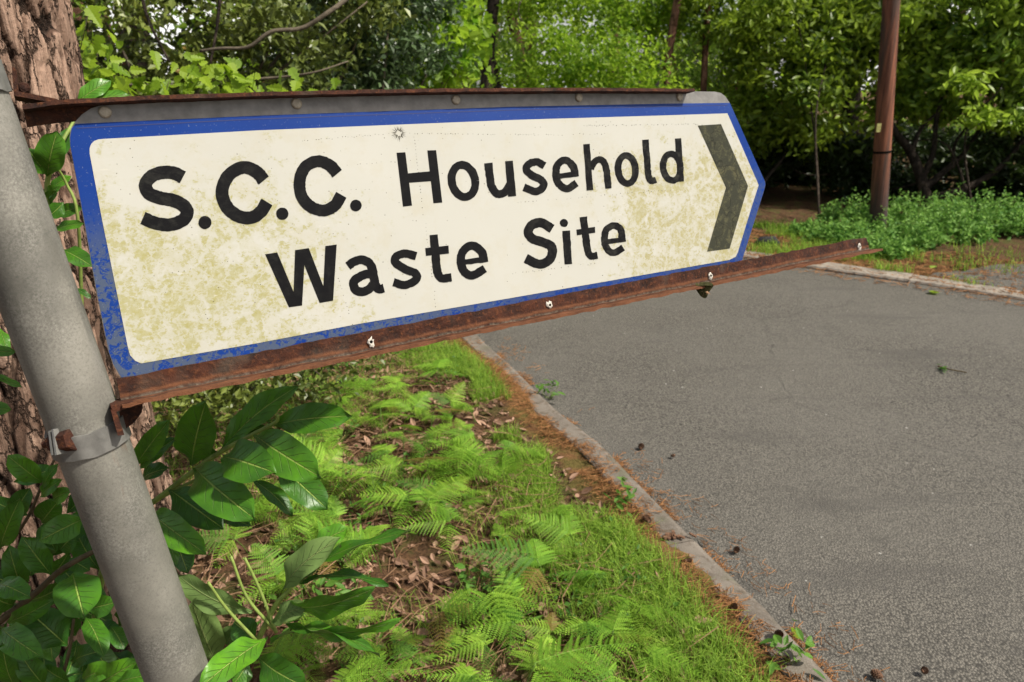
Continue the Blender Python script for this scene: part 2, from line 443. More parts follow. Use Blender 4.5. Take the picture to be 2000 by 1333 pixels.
def m_kerb(f=1.0):
    k = NT('kerb_concrete')
    co = k.coord('Object')
    n1 = k.noise(co, 6, 5, 0.6); n2 = k.noise(co, 190, 4, 0.7); n3 = k.noise(co, 30, 4, 0.6)
    c = k.mix(k.rng(n1, 0.35, 0.7), (0.125 * f, 0.107 * f, 0.088 * f), (0.215 * f, 0.187 * f, 0.155 * f))
    c = k.mix(k.math('MULTIPLY', k.rng(n2, 0.5, 0.7), 0.5), c, (0.32, 0.29, 0.26))
    c = k.mix(k.math('MULTIPLY', k.rng(n3, 0.54, 0.68), 0.6), c, (0.09, 0.07, 0.055))
    n5 = k.noise(co, 13, 5, 0.65, 0.4)
    c = k.mix(k.math('MULTIPLY', k.rng(n5, 0.55, 0.66), 0.75), c, (0.085, 0.060, 0.038))
    c = k.mix(k.math('MULTIPLY', k.rng(k.noise(co, 5, 4), 0.60, 0.70), 0.4), c, (0.07, 0.085, 0.035))
    return k.done(k.pbsdf(c, 0.9, 0, 0.2, k.bump(n2, 0.002, 0.6)))

def m_pole():
    k = NT('reddish_wood')
    co = k.coord('Object', (1, 1, 0.05))
    n1 = k.noise(co, 26, 5, 0.7); n2 = k.noise(co, 9, 3)
    z = k.n('SeparateXYZ', None, Vector=k.coord('Object')).outputs[2]
    c = k.mix(k.rng(n1, 0.35, 0.65), (0.075, 0.032, 0.021), (0.27, 0.105, 0.060))
    c = k.mix(k.rng(n2, 0.50, 0.60, 0, 0.8), c, (0.055, 0.042, 0.036))
    c = k.mix(k.rng(z, 0.85, 0.15), c, (0.055, 0.042, 0.042))
    return k.done(k.pbsdf(c, 0.75, 0, 0.25, k.bump(n1, 0.01, 0.6)))

def m_fern():
    k = NT('fern_green')
    t = k.n('Attribute', dict(attribute_name='tint')).outputs['Fac']
    rnd = k.n('ObjectInfo').outputs['Random']
    c = k.mix(t, (0.070, 0.20, 0.018), (0.26, 0.52, 0.050))
    c = k.mix(k.math('MULTIPLY', rnd, 0.6), c, k.mix(t, (0.14, 0.25, 0.022), (0.38, 0.53, 0.065)))
    c = k.mix(k.rng(rnd, 0.22, 0.0, 0, 0.7), c, (0.035, 0.11, 0.022))
    c = k.mix(k.rng(rnd, 0.955, 0.96, 0, 0.85), c, (0.26, 0.14, 0.055))
    n = k.noise(k.coord('Object'), 30, 3)
    c = k.mix(k.rng(n, 0.62, 0.72, 0, 0.6), c, (0.23, 0.17, 0.05))
    tr = k.n('BsdfTranslucent', None, Color=k.mix(0.4, c, (0.40, 0.60, 0.05))).outputs[0]
    mx = k.n('MixShader'); k.set(mx, '0', 0.38); k.set(mx, '1', k.pbsdf(c, 0.55, 0, 0.25)); k.set(mx, '2', tr)
    return k.done(mx.outputs[0])
M = dict(
    band=m_simple('clamp_zinc', (0.185, 0.182, 0.17), 0.5, 0.35, 0.3, 0.3, 45, 0.0008),
    galv=m_galv(), rust=m_rust(), blue=m_blue(), face=m_face(),
    black=m_letters('black_lettering', False), chev=m_letters('grimy_black_chevron', True),
    grey=m_simple('bare_grey_metal', (0.20, 0.195, 0.185), 0.5, 0.4, 0.35, 0.25, 60, 0.0006),
    rivet=m_simple('rivet_metal', (0.36, 0.32, 0.25), 0.5, 0.4, 0.3, 0.3, 200),
    residue=m_simple('white_residue', (0.55, 0.52, 0.46), 0.9, 0.2, 0, 0.5, 700, 0.001),
    dark=m_simple('dark_hole', (0.006, 0.005, 0.004), 0.9, 0.1),
    ink=m_simple('crack_lines', (0.05, 0.045, 0.03), 0.8, 0.1),
    laurel=m_laurel(),
    stem=m_simple('green_stem', (0.20, 0.27, 0.06), 0.6, 0.3, 0, 0.3, 60),
    twig=m_simple('brown_twig', (0.10, 0.075, 0.04), 0.8, 0.2, 0, 0.4, 60, 0.001),
    greytwig=m_simple('grey_branch', (0.11, 0.09, 0.065), 0.85, 0.2, 0, 0.4, 30, 0.004),
    pine=m_bark('pine_bark', (0.17, 0.10, 0.070), (0.40, 0.265, 0.195), (0.026, 0.016, 0.011)),
    bark=m_bark('dark_bark', (0.030, 0.023, 0.018), (0.070, 0.053, 0.040), (0.018, 0.013, 0.010)),
    redbark=m_bark('red_pine_bark', (0.20, 0.095, 0.06), (0.30, 0.16, 0.11), (0.05, 0.03, 0.02)),
    fern=m_fern(),
    fernstalk=m_simple('fern_stalk', (0.10, 0.17, 0.03), 0.6, 0.3),
    grass=m_leaf('grass_green', (0.085, 0.19, 0.016), (0.33, 0.48, 0.065), 0.6, 0.35, 0.25),
    weed=m_leaf('weed_green', (0.035, 0.11, 0.014), (0.12, 0.25, 0.035), 0.55, 0.3, 0.3),
    litter=m_leaf('dead_leaf_brown', (0.085, 0.042, 0.024), (0.46, 0.29, 0.20), 0.85, 0.12, 0.2),
    needle=m_leaf('pine_needle_orange', (0.13, 0.055, 0.018), (0.42, 0.21, 0.085), 0.8, 0.15, 0.2),
    straw=m_leaf('dead_stem_brown', (0.10, 0.045, 0.02), (0.36, 0.22, 0.13), 0.8, 0.1, 0.2),
    oak=m_leaf('oak_leaf', (0.075, 0.17, 0.010), (0.25, 0.36, 0.020), 0.5, 0.42, 0.3),
    holly=m_leaf('holly_leaf', (0.028, 0.050, 0.010), (0.18, 0.22, 0.038), 0.40, 0.15, 0.45, None, (0.45, 0.22, 0.04)),
    hollyg=m_leaf('greyish_holly_leaf', (0.03, 0.06, 0.02), (0.10, 0.16, 0.055), 0.36, 0.15, 0.6, None, (0.45, 0.25, 0.05)),
    beech=m_leaf('bright_green_leaf', (0.065, 0.165, 0.010), (0.33, 0.47, 0.035), 0.5, 0.48, 0.3),
    mid=m_leaf('mid_green_leaf', (0.055, 0.125, 0.010), (0.28, 0.42, 0.028), 0.5, 0.48, 0.3),
    yell=m_leaf('yellow_green_leaf', (0.09, 0.19, 0.02), (0.30, 0.42, 0.06), 0.5, 0.42, 0.3),
    evergreen=m_leaf('shaded_rhododendron_leaf', (0.010, 0.026, 0.006), (0.045, 0.075, 0.014), 0.45, 0.15, 0.35),  # understory shade put into the leaf colour of the dark rhododendron thickets
    rhodo=m_leaf('rhododendron_leaf', (0.030, 0.078, 0.008), (0.34, 0.46, 0.04), 0.40, 0.36, 0.4, None, (0.35, 0.27, 0.03)),
    rhodol=m_leaf('pale_rhododendron_leaf', (0.035, 0.100, 0.010), (0.40, 0.55, 0.06), 0.40, 0.38, 0.4, None, (0.45, 0.33, 0.03)),
    nettle=m_leaf('nettle_leaf', (0.070, 0.18, 0.030), (0.24, 0.42, 0.085), 0.6, 0.3, 0.25),
    asphalt=m_asphalt(), ground=m_ground(), kerb=m_kerb(), farkerb=m_kerb(1.7), pole=m_pole(),
    cone=m_simple('cone_brown', (0.15, 0.082, 0.05), 0.8, 0.2, 0, 0.5, 120, 0.003),
    stone=m_simple('grey_stone', (0.22, 0.20, 0.18), 0.85, 0.2, 0, 0.4, 60, 0.003),
    darkstone=m_simple('dark_stone', (0.03, 0.03, 0.032), 0.85, 0.2, 0, 0.4, 20, 0.01),
    tagy=m_simple('yellow_tag', (0.40, 0.38, 0.14), 0.5, 0.3),
    moss=m_simple('mossy_debris', (0.05, 0.05, 0.02), 0.9, 0.1, 0, 0.6, 150, 0.004),
)

# ------------------------------------------------------------------ sky and sun
SUN = nrm((0.80, -0.30, 1.05))
w = bpy.data.worlds.new('World'); sc.world = w; w.use_nodes = True
nt = w.node_tree
sky = nt.nodes.new('ShaderNodeTexSky'); sky.sky_type = 'NISHITA'; sky.sun_disc = False
sky.sun_elevation = math.asin(SUN[2]); sky.sun_rotation = math.atan2(SUN[0], SUN[1])
sky.dust_density = 5.0; sky.air_density = 1.0; sky.ozone_density = 1.0
bg = nt.nodes['Background']
tcw = nt.nodes.new('ShaderNodeTexCoord'); cn = nt.nodes.new('ShaderNodeTexNoise'); cn.inputs['Scale'].default_value = 3.2; cn.inputs['Detail'].default_value = 6
cmap = nt.nodes.new('ShaderNodeMapRange'); cmap.inputs[1].default_value = 0.44; cmap.inputs[2].default_value = 0.60
cmix = nt.nodes.new('ShaderNodeMix'); cmix.data_type = 'RGBA'; cmix.inputs[7].default_value = (8.6, 8.5, 8.2, 1)
nt.links.new(tcw.outputs['Generated'], cn.inputs['Vector']); nt.links.new(cn.outputs[0], cmap.inputs[0]); nt.links.new(cmap.outputs[0], cmix.inputs[0])
sxz = nt.nodes.new('ShaderNodeSeparateXYZ'); nt.links.new(tcw.outputs['Generated'], sxz.inputs[0])
chz = nt.nodes.new('ShaderNodeMapRange'); nt.links.new(sxz.outputs[2], chz.inputs[0])
for i_, v_ in ((1, 0.10), (2, 0.40), (3, 10.0), (4, 2.6)): chz.inputs[i_].default_value = v_
ccol = nt.nodes.new('ShaderNodeMix'); ccol.data_type = 'RGBA'; ccol.blend_type = 'MULTIPLY'; ccol.inputs[0].default_value = 1; ccol.inputs[7].default_value = (1, .985, .95, 1)
nt.links.new(chz.outputs[0], ccol.inputs[6]); nt.links.new(ccol.outputs[2], cmix.inputs[7])
nt.links.new(sky.outputs[0], cmix.inputs[6]); nt.links.new(cmix.outputs[2], bg.inputs[0]); bg.inputs[1].default_value = 0.115
ld = bpy.data.lights.new('sun', 'SUN'); ld.energy = 4.8; ld.angle = math.radians(2.0); ld.color = (1.0, 0.945, 0.84)
sun = bpy.data.objects.new('sun', ld); COL.objects.link(sun)
sun.rotation_euler = Vector(SUN).to_track_quat('Z', 'Y').to_euler()
sc.view_settings.view_transform = 'Standard'; sc.view_settings.look = 'None'
sc.view_settings.gamma = 1; sc.view_settings.exposure = 0.22
sc.cycles.use_denoising = True
sc.cycles.max_bounces = 6; sc.cycles.diffuse_bounces = 3; sc.cycles.transmission_bounces = 3; sc.cycles.glossy_bounces = 2
sc.cycles.use_adaptive_sampling = True; sc.cycles.adaptive_threshold = 0.015

# ------------------------------------------------------------------ ground, road, kerbs
kn = [gnd(*q)[:2] for q in [(1616, 1332), (1480, 1184), (1418, 1128), (1352, 1060), (1246, 952), (1169, 872), (1092, 812), (1000, 722), (928, 656)]]
near = crom([np.array((2.6, -4.0)), np.array((1.75, -0.6)), np.array((1.2, 0.8))] + kn + [np.array(q) for q in ((-0.72, 6.2), (-1.7, 8.3), (-3.8, 11.0), (-8.0, 15.0), (-16, 21))], 20)
far = crom([np.array(q) for q in ((14, -4.0), (9.0, 1.2), (6.4, 3.55))] + [gnd(2000, 589)[:2], gnd(1820, 560)[:2], gnd(1700, 543)[:2], gnd(1600, 528)[:2]] + [np.array(q) for q in ((1.2, 8.35), (-1.0, 10.4), (-4.0, 14.0), (-10, 20), (-18, 27))], 20)
def sdist(Q, P):
    """signed distance to a polyline; positive on its left"""
    Q = np.asarray(Q, float); out = np.empty(len(Q))
    T = np.gradient(P, axis=0); T /= np.linalg.norm(T, axis=1)[:, None]
    for i in range(0, len(Q), 4000):
        D = Q[i:i + 4000, None, :] - P[None]
        d2 = (D ** 2).sum(2); j = d2.argmin(1)
        d = D[np.arange(len(j)), j]
        s = T[j, 0] * d[:, 1] - T[j, 1] * d[:, 0]
        out[i:i + 4000] = np.sign(s) * np.sqrt(d2[np.arange(len(j)), j])
    return out
def offs(P, d):
    T = np.gradient(P, axis=0); T /= np.linalg.norm(T, axis=1)[:, None]
    return P + np.stack([-T[:, 1], T[:, 0]], 1) * d
def verge_dist(Q):
    """metres outside the road (kerb back edge = 0.13)"""
    return np.maximum(sdist(Q, near), -sdist(Q, far))
def gheight(Q):
    d = verge_dist(Q)
    Q3 = np.c_[Q, np.zeros(len(Q))]
    n = (fbm(Q3 * 1.3, 3) - 0.5) * 0.10 + (fbm(Q3 * 9, 3) - 0.5) * 0.035
    t = np.clip((d - 0.06) / 0.30, 0, 1) ** .6; n = n + (fbm(Q3 * 22, 3) - 0.5) * 0.03
    return np.where(d < 0.05, -0.08, 0.027 + n * t + 0.05 * np.clip((d - 0.3) / 3, 0, 1))
def gz(P2):
    return gheight(np.asarray(P2, float).reshape(-1, 2))
def axis(lo, hi, step, far_):
    c = list(np.arange(lo, hi, step)); s = step
    a = hi
    while a < far_: s *= 1.25; a += s; c.append(a)
    s = step; a = lo; pre = []
    while a > -far_: s *= 1.25; a -= s; pre.append(a)
    return np.array(pre[::-1] + c)
gx = axis(-4.0, 6.0, 0.045, 900); gy = axis(0.6, 11.0, 0.045, 900)
GX, GY = np.meshgrid(gx, gy, indexing='ij')
Q = np.c_[GX.ravel(), GY.ravel()]
vd = verge_dist(Q)
Z = gheight(Q)
nx, ny = GX.shape
idx = np.arange(nx * ny).reshape(nx, ny)
Fq = np.stack([idx[:-1, :-1], idx[1:, :-1], idx[1:, 1:], idx[:-1, 1:]], -1).reshape(-1, 4)
tk = np.clip(1 - (vd - 0.12) / np.where(sdist(Q, near) > 0, 0.30, 1.3), 0, 1)
tag(part('ground', np.c_[Q, Z], Fq, M['ground'], None, True, tk), kind='structure')
# road: a ribbon between the kerbs
fr = far[np.linspace(0, len(far) - 1, len(near)).astype(int)]
ncol = 24
RV = np.array([near[i] * (1 - t) + fr[i] * t for i in range(len(near)) for t in np.linspace(0, 1, ncol)])
RV = np.c_[RV, (fbm(np.c_[RV * 0.7, RV[:, :1] * 0], 3) - 0.5) * 0.02]
ii = np.arange(len(near) * ncol).reshape(len(near), ncol)
RF = np.stack([ii[:-1, :-1], ii[:-1, 1:], ii[1:, 1:], ii[1:, :-1]], -1).reshape(-1, 4)
tag(part('road', RV, RF, M['asphalt'], None, True), kind='structure')
def kerb(name, P, side, step, mat='kerb', wd=0.125):
    mb = MB()
    prof = [(-0.004, -0.10), (0.0, 0.012), (0.012, 0.027), (0.03, 0.032), (wd - 0.007, 0.034), (wd, 0.028), (wd, -0.10)]
    seg = np.r_[0, np.cumsum(np.linalg.norm(np.diff(P, axis=0), axis=1))]
    a = 0.35
    while a + step < seg[-1]:
        ss = np.linspace(a + 0.004, a + step - 0.004, 8)
        jit = rng.normal(0, 0.003); dz = rng.normal(0, 0.003)
        ring = []
        for s in ss:
            x = np.interp(s, seg, P[:, 0]); y = np.interp(s, seg, P[:, 1])
            x2 = np.interp(s + 0.02, seg, P[:, 0]); y2 = np.interp(s + 0.02, seg, P[:, 1])
            t = nrm((x2 - x, y2 - y)); nn = np.array((-t[1], t[0])) * side
            for (o, z) in prof:
                q = np.array((x, y)) + nn * (o + jit + rng.normal(0, 0.0012))
                ring.append((q[0], q[1], z + dz + rng.normal(0, 0.0008)))
        k = len(prof); Fs = []
        for i in range(7):
            for j in range(k - 1):
                q = (i * k + j, i * k + j + 1, (i + 1) * k + j + 1, (i + 1) * k + j)
                Fs.append(q if side > 0 else q[::-1])
        Fs.append(tuple(range(k))); Fs.append(tuple(7 * k + j for j in range(k - 1, -1, -1)))
        mb.add(ring, Fs); a += step
    return tag(part(name, mb.V, mb.F, M[mat], None), kind='structure')
kerb('kerb', near, 1, 0.9)
kerb('kerb', far, -1, 0.9, 'farkerb', 0.24)
# tarmac path beyond the far kerb on the right
pp = [gnd(2300, 640), gnd(2010, 580), gnd(1850, 548), gnd(1800, 537), gnd(1880, 531), gnd(2010, 526), gnd(2300, 560)]
pp = crom([q[:2] for q in pp], 6, True)
cen = pp.mean(0)
nn_ = len(pp); RG = np.linspace(0, 1, 9)[1:]
PV = np.vstack([cen] + [cen + (pp - cen) * q for q in RG])
PV = np.c_[PV, gz(PV) + 0.012]; PV[-nn_:, 2] -= 0.03
PF = [(0, 1 + i, 1 + (i + 1) % nn_) for i in range(nn_)] + [(1 + k * nn_ + i, 1 + (k + 1) * nn_ + i, 1 + (k + 1) * nn_ + (i + 1) % nn_, 1 + k * nn_ + (i + 1) % nn_) for k in range(7) for i in range(nn_)]
tag(part('path', PV, PF, M['asphalt'], None, True), kind='structure')

# ------------------------------------------------------------------ the signpost
def lp(a, b): return nrm(np.cross(ray(*a), ray(*b)))
n1 = lp((27.5, 207.5), (412, 1309)); n2 = lp((-4, 600), (281, 1333))
PD = np.cross(n1, n2); PD = nrm(PD) * np.sign(PD[2])
half = math.acos(abs(np.dot(n1, n2))) / 2
PR = 0.038
mid_ = nrm(n1 + np.sign(np.dot(n1, n2)) * n2)
qd = nrm(np.cross(mid_, PD)); qd = qd * np.sign(np.dot(qd, FW))
PA = CAM + qd * (PR / math.sin(half))
def pax(z): return PA + PD * ((z - PA[2]) / PD[2])
base = pax(0.0)
post = thing('signpost', 'leaning grey galvanised signpost carrying a weathered white and blue Household Waste Site arrow sign', 'road sign', base)
SU = nrm(ray(3543, 139)); SV = -nrm(ray(1974, 9470)); SV = nrm(SV - SU * np.dot(SU, SV)); SN = np.cross(SU, SV)
if np.dot(SN, FW) > 0: SN = -SN
AX = np.array([SU, SV, SN])
S0 = pax(1.33) + SN * 0.004
def sp(x, y, n=0.0):
    """pixel -> (u,v) on the sign plane moved n towards the viewer"""
    r = ray(x, y); o = S0 + SN * n
    t = np.dot(o - CAM, SN) / np.dot(r, SN)
    q = CAM + r * t - S0
    return np.array((np.dot(q, SU), np.dot(q, SV)))
O0 = sp(262, 712)
def suv(x, y, n=0.0): return sp(x, y, n) - O0
S0o = S0 + SU * O0[0] + SV * O0[1]
SM = Matrix(((SU[0], SV[0], SN[0], 0), (SU[1], SV[1], SN[1], 0), (SU[2], SV[2], SN[2], 0), (0, 0, 0, 1)))
SM.translation = Vector(S0o - base)
def spart(name, V, Fs, mat, parent=None, smooth=False, tint=None):
    """part in sign coordinates (u, v, n)"""
    o = bpy.data.objects.new(name, mesh_data(name, V, Fs, mat, smooth, tint))
    COL.objects.link(o)
    if parent is None:
        o.parent = post; o.matrix_local = SM
    else:
        o.parent = parent
    return o
def prism(poly, n0, n1, bottom=True):
    k = len(poly)
    V = [(q[0], q[1], n1) for q in poly] + [(q[0], q[1], n0) for q in poly]
    a = sum(poly[i][0] * poly[(i + 1) % k][1] - poly[(i + 1) % k][0] * poly[i][1] for i in range(k))
    top = tuple(range(k)) if a > 0 else tuple(range(k - 1, -1, -1))
    Fs = [top]
    for i in range(k):
        j = (i + 1) % k
        Fs.append((i, i + k, j + k, j) if a > 0 else (j, j + k, i + k, i))
    if bottom: Fs.append(tuple(i + k for i in reversed(top)))
    return V, Fs
def uvp(pts, n=0.0): return [suv(x, y, n) for x, y in pts]
plate_px = [(137, 285), (136, 268), (139, 250), (147, 238), (160, 224), (178, 212), (197, 206), (230, 202), (500, 187), (750, 181), (1000, 177.5), (1250, 177), (1396, 179.5), (1408, 182), (1417, 189), (1425, 201), (1494, 355), (1495, 361), (1493, 370), (1450, 507), (1441, 521), (1430, 525), (700, 667), (250, 752), (237, 740), (222, 715), (212, 688), (190, 580), (164, 433)]
blue_px = [(137.5, 285), (137, 268), (140, 251), (147.5, 242.5), (500, 226.5), (1000, 209), (1300, 203), (1425, 201.5), (1493.5, 355), (1494.5, 361), (1492.5, 370), (1449.5, 507), (1440.5, 520), (1430, 524), (700, 666), (251, 751), (238, 739), (223, 714), (213, 688), (191, 580), (165, 433)]
face_px = [(175, 300), (175, 290), (178, 282), (184, 276), (192, 273), (202, 272), (500, 255.5), (1000, 235), (1300, 226), (1420, 222), (1481, 362), (1468, 402), (1440, 494), (1436, 502), (1424, 508), (1000, 582), (700, 633), (500, 671), (276, 710), (264, 705), (254, 694), (250, 680), (200, 433)]
panel = spart('sign_panel', *prism(uvp(plate_px), -0.0025, 0.0), M['grey'])
# blue sheeting with its own faint overlap line, laid on the plate, and the white face on top
spart('blue_border', *prism(uvp(blue_px), -0.001, 0.0005, False), M['blue'], panel)
lines = MB()
for pl in ([(150, 251), (500, 233), (1000, 215.5), (1420, 206)],):
    q = uvp(pl)
    for a, b in zip(q[:-1], q[1:]):
        d = nrm(b - a); nrm2 = np.array((-d[1], d[0])) * 0.0006
        lines.add([(*(a + nrm2), 0.0007), (*(a - nrm2), 0.0007), (*(b - nrm2), 0.0007), (*(b + nrm2), 0.0007)], [(0, 1, 2, 3)])
k_ = NT('deep_blue_line'); spart('overlap_line', lines.V, lines.F, k_.done(k_.pbsdf((0.006, 0.018, 0.12), 0.5)), panel)
spart('white_face', *prism(uvp(face_px), 0.0001, 0.0010, False), M['face'], panel)
spart('chevron', *prism(uvp([(1362, 246), (1407, 243), (1460, 364), (1424, 486), (1380, 492), (1417, 367)]), 0.0006, 0.0014, False), M['chev'], panel)
# lettering: centre lines in picture space, stroked, then laid on the sign plane
def stroke(pts, wd, smooth=True, jit=0.28):
    P = crom(pts, 7) if smooth and len(pts) > 2 else np.array([np.array(pts[0]) * (1 - t) + np.array(pts[-1]) * t for t in np.linspace(0, 1, 9)]) if len(pts) == 2 else np.asarray(pts, float)
    T = np.gradient(P, axis=0); T /= np.linalg.norm(T, axis=1)[:, None]
    Nn = np.stack([-T[:, 1], T[:, 0]], 1)
    j1 = rng.normal(0, jit, len(P)); j2 = rng.normal(0, jit, len(P))
    return P + Nn * (wd / 2 + j1)[:, None], P - Nn * (wd / 2 + j2)[:, None]
class Word:
    def __init__(s): s.mb = MB(); s.z = 0.0
    def _lay(s): s.z += 0.00003; return 0.0014 + s.z
    def st(s, pts, wd, smooth=True):
        L, Rr = stroke(pts, wd, smooth); n = s._lay(); k = len(L)
        A = [suv(*q) for q in L]; B = [suv(*q) for q in Rr]
        V = [(*q, n) for q in A] + [(*q, n) for q in B] + [(*q, 0.0008) for q in A] + [(*q, 0.0008) for q in B]
        Fs = []
        for i in range(k - 1):
            Fs += [(i, i + 1, k + i + 1, k + i), (i, 2 * k + i, 2 * k + i + 1, i + 1), (k + i, k + i + 1, 3 * k + i + 1, 3 * k + i)]
        Fs += [(0, k, 3 * k, 2 * k), (k - 1, 3 * k - 1, 4 * k - 1, 2 * k - 1)]
        s.mb.add(V, Fs); return s
    def poly(s, pts):
        q = uvp(pts); V, Fs = prism(q, 0.0008, s._lay(), False); s.mb.add(V, Fs); return s
    def dot(s, x, y, r):
        return s.poly([(x + (r + rng.normal(0, .25)) * math.cos(a), y + (r + rng.normal(0, .25)) * math.sin(a)) for a in np.linspace(0, 2 * math.pi, 22)[:-1]])
    def ring(s, x, y, rx, ry, wd, tilt=0.0):
        P = []
        for a in np.linspace(0, 2 * math.pi, 41):
            cx, cy = rx * math.cos(a), ry * math.sin(a)
            P.append((x + cx + tilt * cy, y + cy))
        return s.st(P, wd, False)
    def build(s, name, label=None):
        o = spart(name, s.mb.V, s.mb.F, M['black'], panel)
        if label: o['label'] = label
        return o
w1 = Word()
w1.st([(357, 347), (341, 339), (322, 337), (299, 343), (284, 360), (291, 378), (312, 387), (338, 392), (358, 402), (365.5, 416), (356, 431), (330, 439.5), (303, 436), (279, 426)], 25.5).dot(400, 435, 12.8)
w1.st([(515, 353), (500, 336), (476, 327.5), (448, 341), (433.5, 372), (441, 402), (462, 421), (487, 426), (508, 415), (521, 395)], 25).dot(551, 418, 12)
w1.st([(658, 340), (643, 323), (619, 315.5), (595, 328), (584.5, 357), (590, 386), (608, 405), (631, 411.5), (653, 402), (666, 381)], 23).dot(694.5, 402, 11.2)
w1.build('lettering')
w2 = Word()
w2.poly([(774, 299), (791, 298), (804, 402), (786.5, 404)]).poly([(834, 294.5), (851, 294), (863, 396), (846, 397.5)]).poly([(793, 339.5), (796, 357.5), (846, 354), (842, 335)])
w2.ring(904.5, 354, 23, 31.2, 15.5, -0.10 * -1)
w2.st([(953, 319), (956, 345), (960, 366), (971, 379), (985, 376), (996, 360)], 15.5).st([(993, 315), (999.5, 384)], 15)
w2.st([(1062.5, 324.5), (1047, 316.5), (1031, 322), (1027.5, 333), (1040, 344), (1056, 352), (1061, 364), (1046, 374.5), (1022.5, 366)], 14.5)
w2.st([(1122, 343), (1119, 326), (1103, 313), (1088, 323), (1085, 343), (1091, 360), (1107, 369), (1125, 358)], 14).st([(1084, 345), (1129, 340)], 10)
w2.st([(1144.5, 282), (1151.5, 372)], 12.5).st([(1153, 330), (1160, 317), (1170, 312), (1179, 318), (1184, 335), (1187.5, 368.5)], 12.5)
w2.ring(1223.2, 331.5, 17, 27.5, 12.5, 0.06)
w2.st([(1259.5, 273.5), (1262, 305), (1264.5, 335), (1266.5, 347), (1271.5, 354), (1280, 351.5)], 12)
w2.st([(1323, 271), (1329, 355)], 11.5).ring(1311, 327, 17, 26, 12, 0.06)
w2.build('lettering')
w3 = Word()
w3.poly([(517.5, 497), (541, 493.5), (573, 570.5), (589.5, 597), (564, 600.5)]).poly([(576, 489), (602.5, 485), (594, 518), (589.5, 597), (573, 570.5)]).poly([(580, 488.4), (602.5, 485), (632, 562), (650, 587.5), (624, 592), (592, 513)]).poly([(635, 481), (657, 478), (650, 587.5), (632, 590.5), (631, 562)])
w3.st([(679, 520), (692, 511), (708, 508), (723, 517), (729, 539), (733, 557), (739, 565), (749, 563)], 17).st([(729, 534), (708, 538), (690, 551), (696, 568), (715, 568), (733, 552)], 17)
w3.st([(812, 501), (791, 495.5), (774, 501), (772, 513), (791, 526), (810, 534), (812, 546), (791, 557), (768, 551.5)], 16)
w3.st([(846, 459), (850, 498), (853, 528), (861, 543.5), (881, 542)], 16).poly([(830, 485), (875, 480), (876, 495.5), (831.5, 500)])
w3.st([(944, 510), (940, 492), (921, 480), (903, 492), (899.5, 513), (907, 532), (923, 538), (946, 525)], 16).st([(900, 513), (952, 506.5)], 10.5)
w3.build('lettering')
w4 = Word()
w4.st([(1077.5, 447.5), (1056, 435.5), (1037, 441), (1031, 455), (1040, 467), (1058, 473), (1075, 481), (1078, 494), (1071, 509), (1052, 516.5), (1026, 505)], 18)
w4.st([(1105, 451), (1109, 516.5)], 14.5).dot(1100.5, 436, 7.8)
w4.st([(1138.5, 424), (1143, 462), (1147, 489), (1153, 500.5), (1166, 499)], 13.5).poly([(1125, 449), (1161, 443.5), (1161.5, 455), (1126, 460)])
w4.st([(1214.5, 468), (1211, 448), (1197, 441), (1183, 450), (1180, 471), (1186, 488), (1199, 494), (1216, 484)], 13).st([(1180, 473.5), (1221, 467.5)], 9.5)
w4.build('lettering')
# star-shaped impact mark and the rows of pin pricks
mk = MB()
for a in np.linspace(0, 2 * math.pi, 34)[:-1]:
    a += rng.normal(0, 0.06); r0 = rng.uniform(4, 7); r1 = rng.uniform(12, 18)
    c_, s_ = math.cos(a), math.sin(a)
    q = uvp([(778 + c_ * r0 - s_ * 0.6, 261 + s_ * r0 + c_ * 0.6), (778 + c_ * r0 + s_ * 0.6, 261 + s_ * r0 - c_ * 0.6), (778 + c_ * r1, 261 + s_ * r1)])
    mk.add([(*z, 0.00115) for z in q], [(0, 1, 2)])
def pins(a, b, n):
    for t in np.linspace(0, 1, n):
        if rng.random() < 0.3: continue
        x, y = np.array(a) * (1 - t) + np.array(b) * t + rng.normal(0, 0.8, 2)
        r = rng.uniform(0.5, 1.0)
        q = uvp([(x + r * math.cos(z), y + r * math.sin(z)) for z in (0, 1.26, 2.5, 3.77, 5.03)])
        mk.add([(*z, 0.00113) for z in q], [(0, 1, 2, 3, 4)])
pins((590, 275), (765, 262), 34); pins((800, 261), (1090, 264), 60); pins((1140, 246), (1370, 243), 60)
pins((1180, 262), (1090, 264), 14); pins((808, 262), (826, 420), 26); pins((640, 325), (800, 315), 18); pins((640, 375), (740, 368), 12)
pins((1010, 396), (1300, 372), 40); pins((645, 495), (690, 640), 22); pins((830, 430), (850, 600), 24); pins((1000, 535), (1160, 515), 26); pins((300, 540), (480, 505), 16)
for _ in range(150): 
    x = rng.uniform(230, 1380); y = rng.uniform(270, 640); pins((x, y), (x, y), 1)
spart('scuff_marks', mk.V, mk.F, M['ink'], panel)
# rivets
def dome(cx, cy, r, n0, h, seg=18):
    V = []; Fs = []
    rings = [(1.0, 0.0), (1.0, 0.35), (0.92, 0.7), (0.7, 0.9), (0.62, 0.88), (0.3, 0.97)]
    for rr, hh in rings:
        for k in range(seg):
            a = 2 * math.pi * k / seg; V.append((cx + r * rr * math.cos(a), cy + r * rr * math.sin(a), n0 + h * hh))
    V.append((cx, cy, n0 + h))
    for i in range(len(rings) - 1):
        for k in range(seg): Fs.append((i * seg + k, i * seg + (k + 1) % seg, (i + 1) * seg + (k + 1) % seg, (i + 1) * seg + k))
    for k in range(seg): Fs.append(((len(rings) - 1) * seg + k, (len(rings) - 1) * seg + (k + 1) % seg, len(rings) * seg))
    return V, Fs
for (x, y) in ((205, 219.5), (579, 203), (890, 195.5), (1130, 191), (1327, 190)):
    c = suv(x, y)
    spart('rivet', *dome(c[0], c[1], 0.0068, 0.0, 0.0034), M['rivet'], panel, True)
